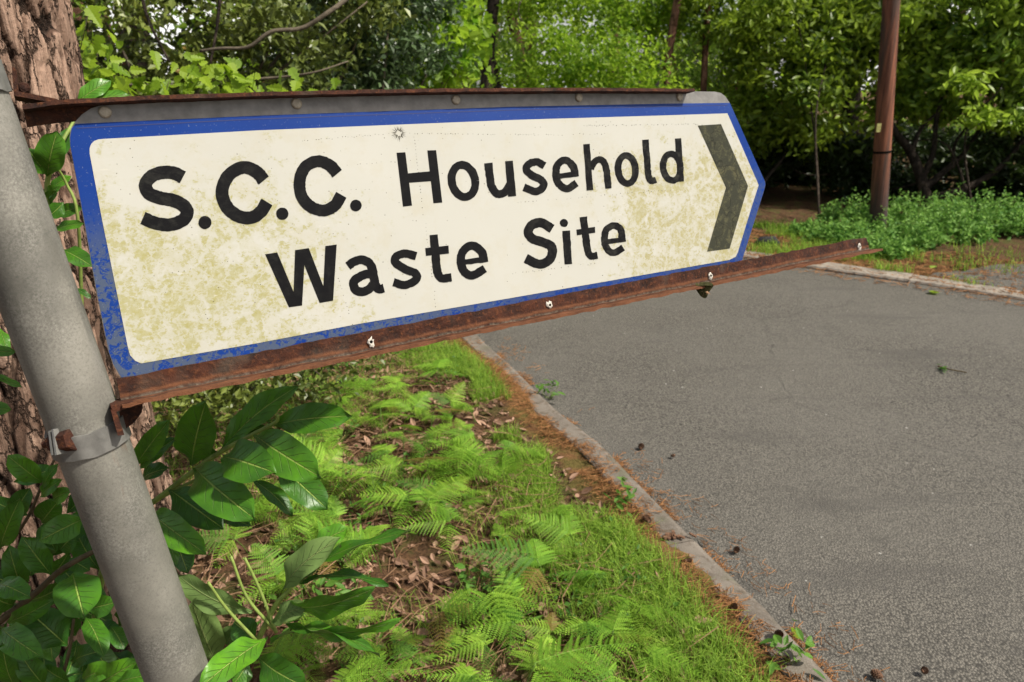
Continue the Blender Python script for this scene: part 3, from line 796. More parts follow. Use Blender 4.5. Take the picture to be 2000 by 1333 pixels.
# rails: angle irons, subdivided and roughened
def roughen(V, amp, sc_=60):
    V = np.asarray(V, float)
    return V + (np.stack([fbm(V * sc_ + 9.1 * k, 3) for k in range(3)], 1) - 0.5) * amp
def angle_iron(path, prof, amp=0.0026, n=150, bow=None):
    """path: (u, v, n) start/end; prof: closed list of (dv, dn)"""
    a, b = np.array(path[0]), np.array(path[1]); k = len(prof); V = []
    for i in range(n):
        c = a + (b - a) * i / (n - 1)
        if bow is not None: c[1] = np.interp(c[0], bow[:, 0], bow[:, 1])
        for dv, dn in prof: V.append((c[0], c[1] + dv, c[2] + dn))
    V = roughen(V, amp); Fs = []
    for i in range(n - 1):
        for j in range(k): Fs.append((i * k + j, (i + 1) * k + j, (i + 1) * k + (j + 1) % k, i * k + (j + 1) % k))
    Fs.append(tuple(range(k))); Fs.append(tuple((n - 1) * k + j for j in range(k - 1, -1, -1)))
    return V, Fs
def sub(prof, m):
    out = []
    for i in range(len(prof)):
        a, b = np.array(prof[i]), np.array(prof[(i + 1) % len(prof)])
        L = np.linalg.norm(b - a); q = max(1, int(L / m))
        for j in range(q): out.append(tuple(a + (b - a) * j / q))
    return out
# upper rail: web behind the plate, lip standing forward over its top edge
bowp = np.array([suv(x, y, 0.020) for x, y in [(112, 195.5), (200, 191), (300, 186.8), (400, 183.4), (500, 180.3), (620, 177.3), (750, 174.8), (870, 173), (1000, 172), (1180, 172), (1357, 173.5)]])
bowp = np.vstack([[suv(52, 222, -0.005)[0] - 0.002, bowp[0, 1] - 0.004], bowp])
hweb = bowp[0, 1] - suv(60, 248, -0.004)[1]
prof = sub([(0, 0.020), (0, -0.0075), (-hweb, -0.0075), (-hweb, -0.0032), (-0.0046, -0.0032), (-0.0046, 0.020)], 0.006)
urail = spart('upper_rail', *angle_iron(((*bowp[0], 0), (*bowp[-1], 0)), prof, 0.0016, 220, bowp), M['rust'])
# lower rail: web across the foot of the panel, lip standing forward
n_w = 0.0055
tl = suv(227, 741, n_w); tr_ = suv(1692, 463.5, n_w)
cl = suv(229, 777, n_w); cr_ = suv(1712, 488, n_w)
hw = 0.5 * ((tl[1] - cl[1]) + (tr_[1] - cr_[1]))
def lipn(x, y, vv):
    lo, hi = 0.0, 0.08
    for _ in range(40):
        md = (lo + hi) / 2
        if suv(x, y, n_w + md)[1] < vv: lo = md
        else: hi = md
    return md
prof = sub([(0, n_w), (0, 0.0012), (-hw - 0.004, 0.0012), (-hw - 0.004, 0.0335), (-hw, 0.0335), (-hw, n_w)], 0.005)
V, Fs = angle_iron(((tl[0], tl[1], 0), (tr_[0], tr_[1], 0)), prof, 0.0046, 200)
V = np.array(V)
pj = np.array(prof); tj = np.clip(1 - np.hypot(pj[:, 0] + hw, pj[:, 1] - n_w) / 0.011, 0, 1); tj[pj[:, 1] > 0.022] = 0.5
end = V[:, 0] > tr_[0] - 0.03     # the free end is cut on the skew
V[end, 0] += np.clip((tr_[1] - V[end, 1]) / hw, 0, 1.3) * 0.011 * (V[end, 0] - tr_[0] + 0.03) / 0.03
lrail = spart('lower_rail', V, Fs, M['rust'], None, False, np.tile(tj, 200))
for (x, y) in ((724, 668), (1073, 596), (1387, 539), (1678, 482)):
    c = suv(x, y, n_w)
    mb = MB(); seg = 16
    ro = [0.0050 * (1 + rng.normal(0, 0.2)) for _ in range(seg)]
    Vv = [(c[0] + ro[k] * math.cos(2 * math.pi * k / seg), c[1] + 1.25 * ro[k] * math.sin(2 * math.pi * k / seg), n_w + 0.0004) for k in range(seg)]
    Vv += [(c[0] + 0.0036 * math.cos(2 * math.pi * k / seg), c[1] + 0.0036 * math.sin(2 * math.pi * k / seg), n_w + 0.0026 + rng.normal(0, 0.0004)) for k in range(seg)]
    Vv += [(c[0] + 0.0022 * math.cos(2 * math.pi * k / seg), c[1] + 0.0022 * math.sin(2 * math.pi * k / seg), n_w + 0.0020) for k in range(seg)]
    Ff = [(k, (k + 1) % seg, seg + (k + 1) % seg, seg + k) for k in range(seg)] + [(seg + k, seg + (k + 1) % seg, 2 * seg + (k + 1) % seg, 2 * seg + k) for k in range(seg)]
    hl = spart('bolt_hole', Vv, Ff, M['residue'], lrail, True)
    Vd = [(c[0] + 0.0023 * math.cos(2 * math.pi * k / seg), c[1] + 0.0023 * math.sin(2 * math.pi * k / seg), n_w + 0.0019) for k in range(seg)]
    hl.data.materials.append(M['dark'])
    b_ = len(Vv)
    me = mesh_data('bolt_hole', Vv + Vd, Ff + [tuple(b_ + k for k in range(seg))], M['residue'], True)
    me.materials.append(M['dark']); me.polygons[len(Ff)].material_index = 1
    hl.data = me
# post tube, cap, clamp bands
zt = 1.648
ring_z = np.linspace(0.0, zt, 40)
V, Fs = tube([pax(z) for z in ring_z], PR, 40)
pt = part('post', V, Fs, M['galv'], post, True)
V, Fs = tube([pax(zt - 0.012), pax(zt + 0.001), pax(zt + 0.006)], [PR + 0.0015, PR + 0.0015, PR - 0.006], 40)
part('post_cap', V, Fs, M['galv'], pt)
def band(zc, hgt, thick, mat, name):
    n = 144; V = []; Fs = []
    c0 = pax(zc)
    ex = nrm(np.cross(PD, (0, 1, 0))); ey = nrm(np.cross(PD, ex))
    prof = [(PR + 0.0004, -hgt / 2), (PR + thick, -hgt / 2), (PR + thick, hgt / 2), (PR + 0.0004, hgt / 2)]
    for i in range(n):
        a = 2 * math.pi * i / n
        wob = 0.0007 * math.sin(5 * a) + 0.0006 * math.sin(11 * a)
        for r, z in prof: V.append(c0 + (ex * math.cos(a) + ey * math.sin(a)) * (r + wob) + PD * (z + wob))
    for i in range(n):
        for j in range(4): Fs.append((i * 4 + j, ((i + 1) % n) * 4 + j, ((i + 1) % n) * 4 + (j + 1) % 4, i * 4 + (j + 1) % 4))
    return part(name, V, Fs, mat, post)
def axis_z(px, py):
    """height of the post axis where it crosses the image row py"""
    lo, hi = 0.2, 2.2
    for _ in range(50):
        md = (lo + hi) / 2; q = pax(md) - CAM
        y = 666.5 - FPX * np.dot(q, UP) / np.dot(q, FW)
        if y > py: lo = md
        else: hi = md
    return md
zb = axis_z(160, 848)
clamp = band(zb, 0.028, 0.0034, M['band'], 'clamp_band')
zt2 = axis_z(-50, 158)
clamp2 = band(zt2, 0.030, 0.0030, M['band'], 'clamp_band')
# bolt and nut on the left of the lower clamp (picture px 85-150, 840-880)
dpost = np.dot(pax(zb) - CAM, FW) - 0.040
bc = at(120, 862, dpost + 0.004)
bd = nrm(at(82, 866, dpost + 0.012) - at(150, 852, dpost))
bl = MB()
bl.tube([bc - bd * 0.016, bc + bd * 0.024], 0.0042, 12)
part('bolt', bl.V, bl.F, M['rust'], clamp)
def hexnut(c, d, r, t):
    a = nrm(np.cross(d, UP)); b = np.cross(d, a); V = []
    for s, q in ((-t / 2, 0.9), (-t / 2 + 0.001, 1), (t / 2 - 0.001, 1), (t / 2, 0.88)):
        for k in range(6):
            th = math.pi * k / 3 + 0.4
            V.append(c + d * s + (a * math.cos(th) + b * math.sin(th)) * r * q)
    Fs = [(i * 6 + k, i * 6 + (k + 1) % 6, (i + 1) * 6 + (k + 1) % 6, (i + 1) * 6 + k) for i in range(3) for k in range(6)]
    return V, Fs + [tuple(range(5, -1, -1)), tuple(range(18, 24))]
V, Fs = hexnut(bc + bd * 0.008, bd, 0.0115, 0.008); part('nut', V, Fs, M['rust'], clamp)
V, Fs = hexnut(bc - bd * 0.011, bd, 0.0135, 0.013); part('bolt_head', V, Fs, M['rust'], clamp)
# turned-out ears of the clamp between which the bolt passes
ear = MB()
ea = nrm(np.cross(bd, UP)); eb = np.cross(bd, ea)
for s, sz in ((0.002, 0.0125), (-0.004, 0.0135)):
    ear.box(bc + bd * s + ea * 0.0 , (bd, ea, eb), (0.0013, sz, sz * 1.05))
part('clamp_ear', roughen(ear.V, 0.002, 40), ear.F, M['band'], clamp)
# rusted angle brackets joining the rails to the clamps
def pbox(mb, pxa, pxb, n0, n1):
    a = suv(*pxa, n1); b = suv(*pxb, n1)
    u0, u1 = sorted((a[0], b[0])); v0, v1 = sorted((a[1], b[1]))
    mb.box(((u0 + u1) / 2, (v0 + v1) / 2, (n0 + n1) / 2), np.eye(3), ((u1 - u0) / 2, (v1 - v0) / 2, (n1 - n0) / 2))
def bracket(quads, n0, n1):
    mb = MB()
    for i, qd_ in enumerate(quads):
        V, Fs = prism(uvp(qd_, n1), n0 + 0.0004 * i, n1 + 0.0004 * i); mb.add(V, Fs)
    return mb
mb = bracket([[(216, 794), (278, 781), (281, 790), (222, 806)], [(216, 800), (228, 806), (243, 850), (230, 851)]], -0.012, 0.030)
mb2 = bracket([[(231, 806), (279, 790), (277, 806), (262, 826), (240, 842)]], -0.012, -0.004)
mb.add(mb2.V, mb2.F)
spart('bracket', mb.V, mb.F, M['rust'])
mb = bracket([[(23, 130), (27, 131), (33, 139), (36, 178), (40, 187), (27, 187)], [(30, 178), (42, 180), (108, 193), (122, 199), (104, 201), (30, 188)]], -0.010, 0.016)
brk = spart('bracket', mb.V, mb.F, M['rust'])
c = suv(47, 173, 0.004)
V, Fs = dome(c[0], c[1], 0.0060, 0.0, 0.0085, 8)
spart('bolt_head', roughen(V, 0.002, 150), Fs, M['rust'], brk)
# clump of debris hanging below the lower rail
c = suv(1374, 566, 0.026)
V, Fs = tube([(c[0], c[1] + 0.010, 0.026), (c[0] + 0.001, c[1] + 0.004, 0.026), (c[0], c[1] - 0.004, 0.026), (c[0] - 0.001, c[1] - 0.010, 0.026)], [0.013, 0.011, 0.008, 0.003], 12)
V = roughen(np.array(V), 0.018, 120)
W = np.array([S0o + SU * v[0] + SV * v[1] + SN * v[2] for v in V])
dl = thing('debris_clump', 'small dark mossy clump of debris hanging under the rusty lower rail', 'debris', W.mean(0))
part('clump', W, Fs, M['moss'], dl)
lq = MB()
for k in range(14):
    d = nrm(rng.normal(0, 1, 3)); b0 = W.mean(0) + d * 0.006; t0 = b0 + d * rng.uniform(0.004, 0.010); s0 = nrm(np.cross(d, rng.normal(0, 1, 3))) * 0.003
    lq.add([b0 - s0, b0 + s0, t0], [(0, 1, 2)])
part('dead_leaf', lq.V, lq.F, M['straw'], dl, False, rng.random(len(lq.V)))

# ------------------------------------------------------------------ pine trunk beside the post
def worley(U_, V_, su, sv, per):
    """F1, F2-F1 and a cell value on a grid that wraps in u after per cells"""
    iu = np.floor(U_ / su).astype(int); iv = np.floor(V_ / sv).astype(int)
    f1 = np.full(U_.shape, 9.0); f2 = f1.copy(); cv = np.zeros(U_.shape)
    for a in (-1, 0, 1):
        for b in (-1, 0, 1):
            cu, cw = iu + a, iv + b
            m = cu % per
            h1 = _perm[m % 64, cw % 64, 3]; h2 = _perm[m % 64, cw % 64, 11]; h3 = _perm[m % 64, cw % 64, 23]
            d = np.hypot(U_ / su - (cu + h1), V_ / sv - (cw + h2))
            nw = d < f1
            f2 = np.where(nw, f1, np.minimum(f2, d)); f1 = np.where(nw, d, f1); cv = np.where(nw, h3, cv)
    return f1, f2 - f1, cv
def barked_trunk(name, axis_pts, radii, mat, parent, nu, nv, su, sv, depth, flare=None):
    P = crom(axis_pts, max(1, nv // max(1, (len(axis_pts) - 1)))); R_ = np.interp(np.linspace(0, 1, len(P)), np.linspace(0, 1, len(radii)), radii)
    nv = len(P); th = np.linspace(0, 2 * math.pi, nu, endpoint=False)
    TH, K = np.meshgrid(th, np.arange(nv)); Zc = P[K, 2]; Rr = R_[K]
    rm = float(np.mean(radii)); per = max(3, round(2 * math.pi * rm / su))
    Uc = TH / (2 * math.pi) * per * 1.0
    wv = (fbm(np.c_[np.cos(TH).ravel() * 2, np.sin(TH).ravel() * 2, Zc.ravel() * 6], 3) - 0.5).reshape(TH.shape)
    f1, e, cv = worley(Uc + wv * 0.8, Zc + wv * sv * 0.6, 1.0, sv, per)
    f1b, eb, cvb = worley(Uc * 1.9 + wv * 1.3 + 7, Zc * 1.0 + wv * sv * 0.7, 1.0, sv * 0.42, per * 2)
    pl = np.clip((e - 0.07) / 0.10, 0, 1); plb = np.clip((eb - 0.03) / 0.14, 0, 1)
    pl = pl * pl * (3 - 2 * pl) * (0.72 + 0.28 * plb); cv = 0.6 * cv + 0.4 * cvb
    lum = (fbm(np.c_[np.cos(TH).ravel() * 9, np.sin(TH).ravel() * 9, Zc.ravel() * 10], 3) - 0.5).reshape(TH.shape)
    rr = Rr + depth * (pl * (0.45 + 0.75 * cv) - 0.6) + lum * depth * 0.12
    X = P[K, 0] + np.cos(TH) * rr; Y = P[K, 1] + np.sin(TH) * rr
    V = np.stack([X, Y, Zc], -1).reshape(-1, 3)
    ii = np.arange(nv * nu).reshape(nv, nu); jj = np.roll(ii, -1, 1)
    Fs = np.stack([ii[:-1], jj[:-1], jj[1:], ii[1:]], -1).reshape(-1, 4)
    return part(name, V, Fs, mat, parent, True, (pl * (0.36 + 0.64 * cv)).ravel())
tb = np.array((-1.07, 1.50, 0.0))
pine = thing('pine_tree', 'thick pine trunk with flaky pinkish brown bark behind the leaning signpost', 'tree', tb)
barked_trunk('trunk', [tb + (0, 0, -0.1), tb + (0, 0, 0.35), tb + (0, 0, 0.9), tb + (-.005, 0, 1.6), tb + (-.01, 0, 2.4), tb + (-.03, .0, 3.4)], [0.36, 0.275, 0.245, 0.228, 0.222, 0.215], M['pine'], pine, 480, 760, 0.046, 0.22, 0.015)
V, Fs = tube([tb + (-.03, 0, 3.35), tb + (-.1, 0, 6), tb + (-.2, .1, 9), tb + (-.2, .1, 12)], [0.21, 0.18, 0.14, 0.05], 14)
part('upper_trunk', V, Fs, M['redbark'], pine, True, np.ones(len(V)))

# ------------------------------------------------------------------ leaves
def leaf_mesh(b, t, wpx_m, roll=0.0, curl=0.12, fold=0.25, droop=None, side=None, ovate=0.0, nl=18, nw=8):
    """large evergreen leaf from b to t (world); roll about its axis away from facing the camera"""
    b, t = np.array(b), np.array(t); L = np.linalg.norm(t - b); ax = (t - b) / L
    view = nrm(CAM - (b + t) / 2)
    s = nrm(np.cross(ax, view)); nmv = np.cross(s, ax)          # nmv faces the camera
    c_, s_ = math.cos(roll), math.sin(roll)
    sd = s * c_ + nmv * s_; nm = nmv * c_ - s * s_
    V = []; UVs = []
    for i in range(nl + 1):
        q = i / nl
        qq = q ** 1.12
        wd = 0.5 * max(0.0, 1 - abs(2 * qq - 1) ** 2.15) ** 0.62 * min(1, 0.30 + q * 2.2)
        if i == 0: wd = 0.025
        if i == nl: wd = 0.006
        if q > 0.93: wd *= 0.72
        bow = math.sin(math.pi * q) * curl * L - (q ** 2) * 0.0
        ctr = b + ax * (L * q) + nm * bow
        for j in range(nw + 1):
            a = (j / nw - 0.5) * 2
            wav = 0.028 * L * math.sin(q * 15 + a * 2 + L * 300) * a * a
            V.append(ctr + sd * (a * wd * wpx_m) + nm * (abs(a) * wd * wpx_m * fold + wav))
            UVs.append((j / nw, q))
    Fs = []
    for i in range(nl):
        for j in range(nw):
            k = i * (nw + 1) + j
            Fs.append((k, k + 1, k + nw + 2, k + nw + 1))
    # make front faces point along nm
    return np.array(V), Fs, np.array(UVs)
def add_leaf(th, b, t, wpx, d0, d1, roll=0.0, curl=0.10, fold=0.22, tint=0.5, back=False, stalk=None):
    B = at(*b, d0); T = at(*t, d1)
    wm = wpx * (d0 + d1) / 2 / FPX
    V, Fs, UVs = leaf_mesh(B, T, wm, roll, curl, fold)
    if back: Fs = [q[::-1] for q in Fs]
    o = part('leaf', V, Fs, M['laurel'], th, True, np.full(len(V), tint), UVs)
    return o
def stem_px(mb, pts, r0, r1, n=7):
    P = crom([at(*q) for q in pts], 6)
    V, Fs = tube(P, np.linspace(r0, r1, len(P)), n); mb.add(V, Fs); return P
c8 = lambda x, y: (300 + x / 2.107, 700 + y / 2.107)
c7 = lambda x, y: (x / 2.222, 733 + y / 2.222)

sprig = thing('cherry_laurel', 'cherry laurel sprig with large glossy leaves under the lower rail beside the post', 'shrub', gnd(250, 1250, 0.0))
mb = MB()
stem_px(mb, [(*c8(-90, 640), 1.22), (*c8(0, 590), 1.18), (*c8(130, 490), 1.14), (*c8(270, 390), 1.10), (*c8(400, 318), 1.07), (*c8(500, 265), 1.05), (*c8(512, 235), 1.04)], 0.0052, 0.0022)
stem_px(mb, [(*c8(30, 572), 1.17), (*c8(120, 528), 1.15), (*c8(230, 470), 1.12)], 0.0035, 0.002)
stem_px(mb, [(*c8(-90, 640), 1.22), (200, 1120, 1.26), (180, 1300, 1.30), (170, 1500, 1.34)], 0.0055, 0.008)
part('stem', mb.V, mb.F, M['stem'], sprig, True)
A = [((155, 440), (215, 178), 158, 1.13, 1.05, 0.25, .06, .22, .45), ((270, 385), (592, 115), 118, 1.10, 1.13, 0.5, .10, .3, .55),
     ((490, 275), (815, 237), 122, 1.06, 1.02, 0.25, .09, .25, .40), ((415, 315), (690, 492), 165, 1.06, 0.98, -0.1, .10, .22, .5),
     ((285, 405), (500, 472), 175, 1.06, 0.99, 0.15, .10, .2, .40), ((170, 452), (420, 665), 178, 1.10, 1.0, -0.1, .12, .22, .42),
     ((65, 540), (288, 702), 130, 1.15, 1.10, 0.0, .10, .22, .12), ((500, 430), (716, 622), 128, 1.10, 1.08, 0.1, .10, .22, .25),
     ((405, 500), (572, 648), 72, 1.14, 1.12, 0.5, .1, .25, .2), ((-15, 632), (217, 806), 122, 1.14, 1.04, -0.1, .10, .22, .75),
     ((-60, 520), (64, 452), 82, 1.17, 1.12, 0.8, .1, .3, .05), ((200, 425), (262, 385), 70, 1.14, 1.12, 0.3, .1, .2, .2),
     ((330, 345), (455, 275), 60, 1.12, 1.10, 0.4, .1, .2, .2), ((270, 660), (400, 690), 60, 1.16, 1.14, 0.5, .1, .2, .05)]
for b, t, wd, d0, d1, ro, cu, fo, ti in A: add_leaf(sprig, c8(*b), c8(*t), wd / 2.107, d0, d1, ro, cu, fo, ti)
B_ = [((590, 390), (735, 195), 92, 1.13, 1.07, 0.1, .08, .2, .6), ((600, 412), (768, 272), 72, 1.14, 1.10, .5, .08, .25, .4), ((582, 375), (545, 235), 60, 1.13, 1.1, .9, .08, .2, .4),
      ((700, 690), (765, 830), 50, 1.13, 1.11, .7, .1, .2, .55), ((745, 700), (815, 860), 95, 1.16, 1.15, .3, .1, .2, .02)]
for b, t, wd, d0, d1, ro, cu, fo, ti in B_: add_leaf(sprig, c7(*b), c7(*t), wd / 2.222, d0, d1, ro, cu, fo, ti)

sprig2 = thing('cherry_laurel', 'cherry laurel sprig with bare yellow-green flower stalks at the bottom', 'shrub', gnd(420, 1400, 0.0))
mb = MB()
stem_px(mb, [(*c8(200, 1700), 1.25), (*c8(330, 1360), 1.10), (*c8(420, 1180), 1.05), (*c8(500, 1020), 1.02), (*c8(560, 950), 1.01), (*c8(640, 830), 1.0)], 0.006, 0.0022)
part('stem', mb.V, mb.F, M['stem'], sprig2, True)
for pts in ([(505, 1130), (440, 960), (375, 822)], [(500, 1120), (385, 985), (318, 815)], [(420, 1160), (300, 1030), (224, 922)]):
    mb = MB(); P = stem_px(mb, [(*c8(*q), 1.03 - 0.02 * i) for i, q in enumerate(pts)], 0.0024, 0.0019, 8)
    for q in P[2::2]: 
        d = rng.normal(0, 1, 3) * 0.0012
        V, Fs = tube([q + d * 0.6, q + d * 1.9], [0.0014, 0.0005], 5); mb.add(V, Fs)
    part('flower_stalk', mb.V, mb.F, M['stem'], sprig2, True)
S2 = [((535, 955), (770, 738), 120, 1.01, .98, 0.45, .16, .25, .55, 1), ((590, 890), (1058, 712), 62, 1.0, .96, .95, .05, .2, .35, 0), ((530, 1010), (908, 948), 112, 1.02, .95, -0.75, .10, .2, .35, 0),
      ((600, 925), (968, 938), 60, 1.02, .99, 1.0, .10, .25, .1, 0), ((545, 1088), (1012, 1080), 62, 1.02, .95, -0.85, .10, .2, .6, 0), ((470, 1150), (185, 1360), 125, 1.02, .90, -0.35, .06, .25, .8, 0),
      ((405, 1045), (98, 892), 110, 1.04, 1.02, 0.5, .13, .25, .3, 1), ((262, 1260), (158, 1005), 150, 1.10, 1.05, .25, .05, .15, .8, 1), ((480, 1165), (932, 1228), 52, 1.02, .95, .95, .16, .2, .45, 0),
      ((430, 1230), (640, 1360), 130, 1.04, .98, -0.3, .10, .2, .25, 0), ((490, 1090), (640, 1022), 92, 1.02, .99, .55, .12, .2, .4, 1), ((650, 780), (800, 700), 90, 1.03, 1.04, .4, .05, .2, .7, 0),
      ((420, 1150), (330, 1085), 110, 1.08, 1.07, .2, .1, .2, .1, 0), ((300, 1180), (350, 1110), 90, 1.10, 1.08, .4, .1, .2, .1, 1), ((590, 935), (690, 850), 50, 1.02, 1.0, .8, .1, .2, .5, 1), ((390, 1250), (330, 1340), 90, 1.06, 1.04, .3, .1, .2, .4, 0)]
for b, t, wd, d0, d1, ro, cu, fo, ti, bk in S2: add_leaf(sprig2, c8(*b), c8(*t), wd / 2.107, d0, d1, ro, cu, fo, ti, bool(bk))

bush = thing('cherry_laurel', 'bushy cherry laurel with dark glossy leaves left of the post by the pine', 'shrub', gnd(60, 1330, 0.0))
mb = MB()
stem_px(mb, [(*c7(-60, 1120), 1.2), (*c7(10, 1060), 1.19), (*c7(150, 950), 1.17), (*c7(260, 850), 1.15), (*c7(400, 770), 1.13), (*c7(500, 730), 1.12)], 0.0062, 0.0035)
stem_px(mb, [(*c7(50, 725), 1.2), (*c7(130, 600), 1.17), (*c7(185, 470), 1.14), (*c7(235, 370), 1.13)], 0.0028, 0.002)
stem_px(mb, [(*c7(265, 1333), 1.12), (*c7(300, 1200), 1.11), (*c7(320, 1060), 1.1)], 0.003, 0.002)
stem_px(mb, [(*c7(0, 1333), 1.12), (*c7(8, 1200), 1.12), (*c7(10, 1080), 1.13)], 0.003, 0.002)
stem_px(mb, [(-40, 1500, 1.3), (*c7(-60, 1120), 1.2)], 0.009, 0.006)
part('stem', mb.V, mb.F, M['twig'], bush, True)
CL = [((185, 468), (32, 348), 92, 1.14, 1.10, .1, .08, .22, .65), ((362, 625), (166, 722), 118, 1.13, 1.06, -.1, .1, .22, .45), ((315, 860), (366, 1058), 182, 1.1, 1.04, .0, .1, .2, .42),
      ((5, 1098), (186, 1228), 118, 1.1, 1.04, -.1, .1, .22, .5), ((222, 865), (95, 700), 105, 1.13, 1.1, .1, .1, .2, .25), ((0, 755), (88, 535), 100, 1.14, 1.1, .2, .1, .2, .4),
      ((370, 1050), (452, 1222), 92, 1.1, 1.05, .3, .1, .2, .4), ((292, 1175), (130, 1028), 155, 1.16, 1.14, .0, .1, .2, .1), ((105, 945), (38, 738), 92, 1.15, 1.12, .2, .1, .2, .3),
      ((-10, 905), (132, 965), 100, 1.12, 1.08, .2, .1, .2, .4), ((28, 1075), (235, 975), 82, 1.12, 1.1, -.2, .1, .2, .45), ((70, 1360), (10, 1160), 95, 1.1, 1.06, .4, .1, .2, .3),
      ((195, 1350), (85, 1205), 100, 1.1, 1.08, .2, .1, .2, .3), ((390, 1015), (505, 985), 95, 1.14, 1.12, .0, .1, .2, .4), ((310, 1245), (470, 1190), 90, 1.12, 1.08, .3, .1, .2, .15),
      ((360, 1320), (500, 1265), 90, 1.16, 1.12, .2, .1, .2, .85), ((420, 1360), (600, 1240), 110, 1.15, 1.1, .2, .1, .2, .9), ((500, 1340), (660, 1300), 70, 1.1, 1.08, .3, .1, .2, .4),
      ((300, 1330), (185, 1262), 70, 1.12, 1.1, .4, .1, .2, .3), ((175, 530), (270, 455), 60, 1.15, 1.13, .5, .1, .2, .6), ((185, 500), (255, 385), 50, 1.14, 1.13, .7, .1, .2, .5),
      ((230, 540), (310, 500), 70, 1.16, 1.13, .2, .1, .2, .75), ((180, 640), (260, 540), 110, 1.19, 1.17, .1, .1, .2, .3), ((60, 620), (130, 490), 90, 1.2, 1.18, .3, .1, .2, .15),
      ((130, 760), (200, 860), 100, 1.2, 1.18, .2, .1, .2, .15), ((260, 760), (330, 690), 90, 1.18, 1.16, .2, .1, .2, .2), ((300, 800), (390, 850), 80, 1.18, 1.16, .2, .1, .2, .3),
      ((240, 760), (190, 640), 90, 1.21, 1.2, .2, .1, .2, .2), ((60, 1000), (-40, 960), 110, 1.18, 1.14, .2, .1, .2, .3), ((120, 1040), (60, 1130), 90, 1.2, 1.18, .2, .1, .2, .55),
      ((430, 900), (400, 1040), 70, 1.2, 1.18, .3, .1, .2, .2), ((480, 1090), (540, 1190), 80, 1.18, 1.16, .3, .1, .2, .2), ((-40, 1040), (15, 930), 90, 1.2, 1.16, .2, .1, .2, .3),
      ((10, 1230), (80, 1320), 90, 1.14, 1.1, .3, .1, .2, .2), ((420, 1100), (520, 1130), 90, 1.22, 1.2, .1, .1, .2, .1), ((330, 1130), (260, 1040), 100, 1.24, 1.22, .2, .1, .2, .1)]
for b, t, wd, d0, d1, ro, cu, fo, ti in CL: add_leaf(bush, c7(*b), c7(*t), wd / 2.222, d0, d1, ro, cu, fo, ti)
for _ in range(78):      # the leaves further inside the bush
    x = rng.uniform(-80, 330); y = rng.uniform(930 + max(0, x) * 0.25, 1420); a = rng.uniform(0, 6.28); L = rng.uniform(55, 95); d = rng.uniform(1.22, 1.38)
    if x > 150 and y < 1040: continue
    add_leaf(bush, (x, y), (x + L * math.cos(a), y + L * math.sin(a)), rng.uniform(32, 46), d, d - rng.uniform(-.03, .05), rng.uniform(-.6, .6), .1, .22, rng.uniform(0, .35))

high = thing('cherry_laurel', 'cherry laurel shoot rising between post and left edge of the sign', 'shrub', gnd(120, 1300, 0.0))
mb = MB()
stem_px(mb, [(175, 1000, 1.2), (160, 600, 1.12), (151, 420, 1.06), (130, 360, 1.05), (107, 320, 1.03)], 0.0030, 0.0016)
stem_px(mb, [(100, 480, 1.06), (92, 370, 1.04), (100, 330, 1.03), (120, 280, 1.03), (145, 235, 1.05), (150, 205, 1.06)], 0.0040, 0.002)
stem_px(mb, [(175, 1000, 1.2), (110, 620, 1.09), (96, 470, 1.06)], 0.0042, 0.004)
part('stem', mb.V, mb.F, M['stem'], high, True)
for b, t, wd, d0, d1, ro, cu, fo, ti in [((92, 345), (112, 256), 52, 1.03, 1.0, .2, .1, .22, .6), ((95, 342), (54, 290), 40, 1.03, 1.0, .2, .1, .3, .4), ((95, 350), (146, 246), 34, 1.05, 1.06, .5, .1, .25, .3),
      ((147, 203), (217, 158), 33, 1.07, 1.09, .4, .08, .2, .6), ((150, 206), (255, 186), 26, 1.08, 1.1, .5, .1, .2, .6), ((88, 385), (118, 365), 22, 1.05, 1.03, .4, .1, .2, .5), ((124, 396), (94, 424), 30, 1.05, 1.04, .2, .1, .2, .3), 
      ((90, 400), (110, 372), 22, 1.06, 1.03, .4, .1, .2, .3), ((105, 450), (165, 437), 20, 1.06, 1.05, .4, .1, .2, .5), ((120, 488), (182, 522), 36, 1.06, 1.05, .3, .1, .2, .35), ((145, 563), (178, 584), 12, 1.06, 1.06, .5, .1, .2, .3),
      ((110, 420), (160, 405), 26, 1.07, 1.06, .3, .1, .2, .5), ((95, 372), (140, 345), 20, 1.06, 1.06, .4, .1, .2, .6), ((-5, 640), (14, 690), 20, 1.1, 1.08, .4, .1, .2, .6)]:
    add_leaf(high, b, t, wd, d0, d1, ro, cu, fo, ti)
edge = thing('cherry_laurel', 'few cherry laurel leaves against the pine bark at the left picture edge', 'shrub', gnd(-60, 1200, 0.0))
mb = MB(); stem_px(mb, [(-60, 1300, 1.15), (-45, 900, 1.06), (-40, 700, 1.0)], 0.004, 0.002); part('stem', mb.V, mb.F, M['stem'], edge, True)
for b, t, wd, d0, d1, ro in [((-40, 690), (32, 688), 24, 1.0, 1.0, .3), ((-30, 735), (44, 758), 16, 1.0, 1.0, .6), ((-40, 800), (22, 800), 30, 1.0, 1.0, .2), ((-40, 760), (-10, 820), 30, 1.0, 1.0, .2)]:
    add_leaf(edge, b, t, wd, d0, d1, ro, .1, .2, .5)

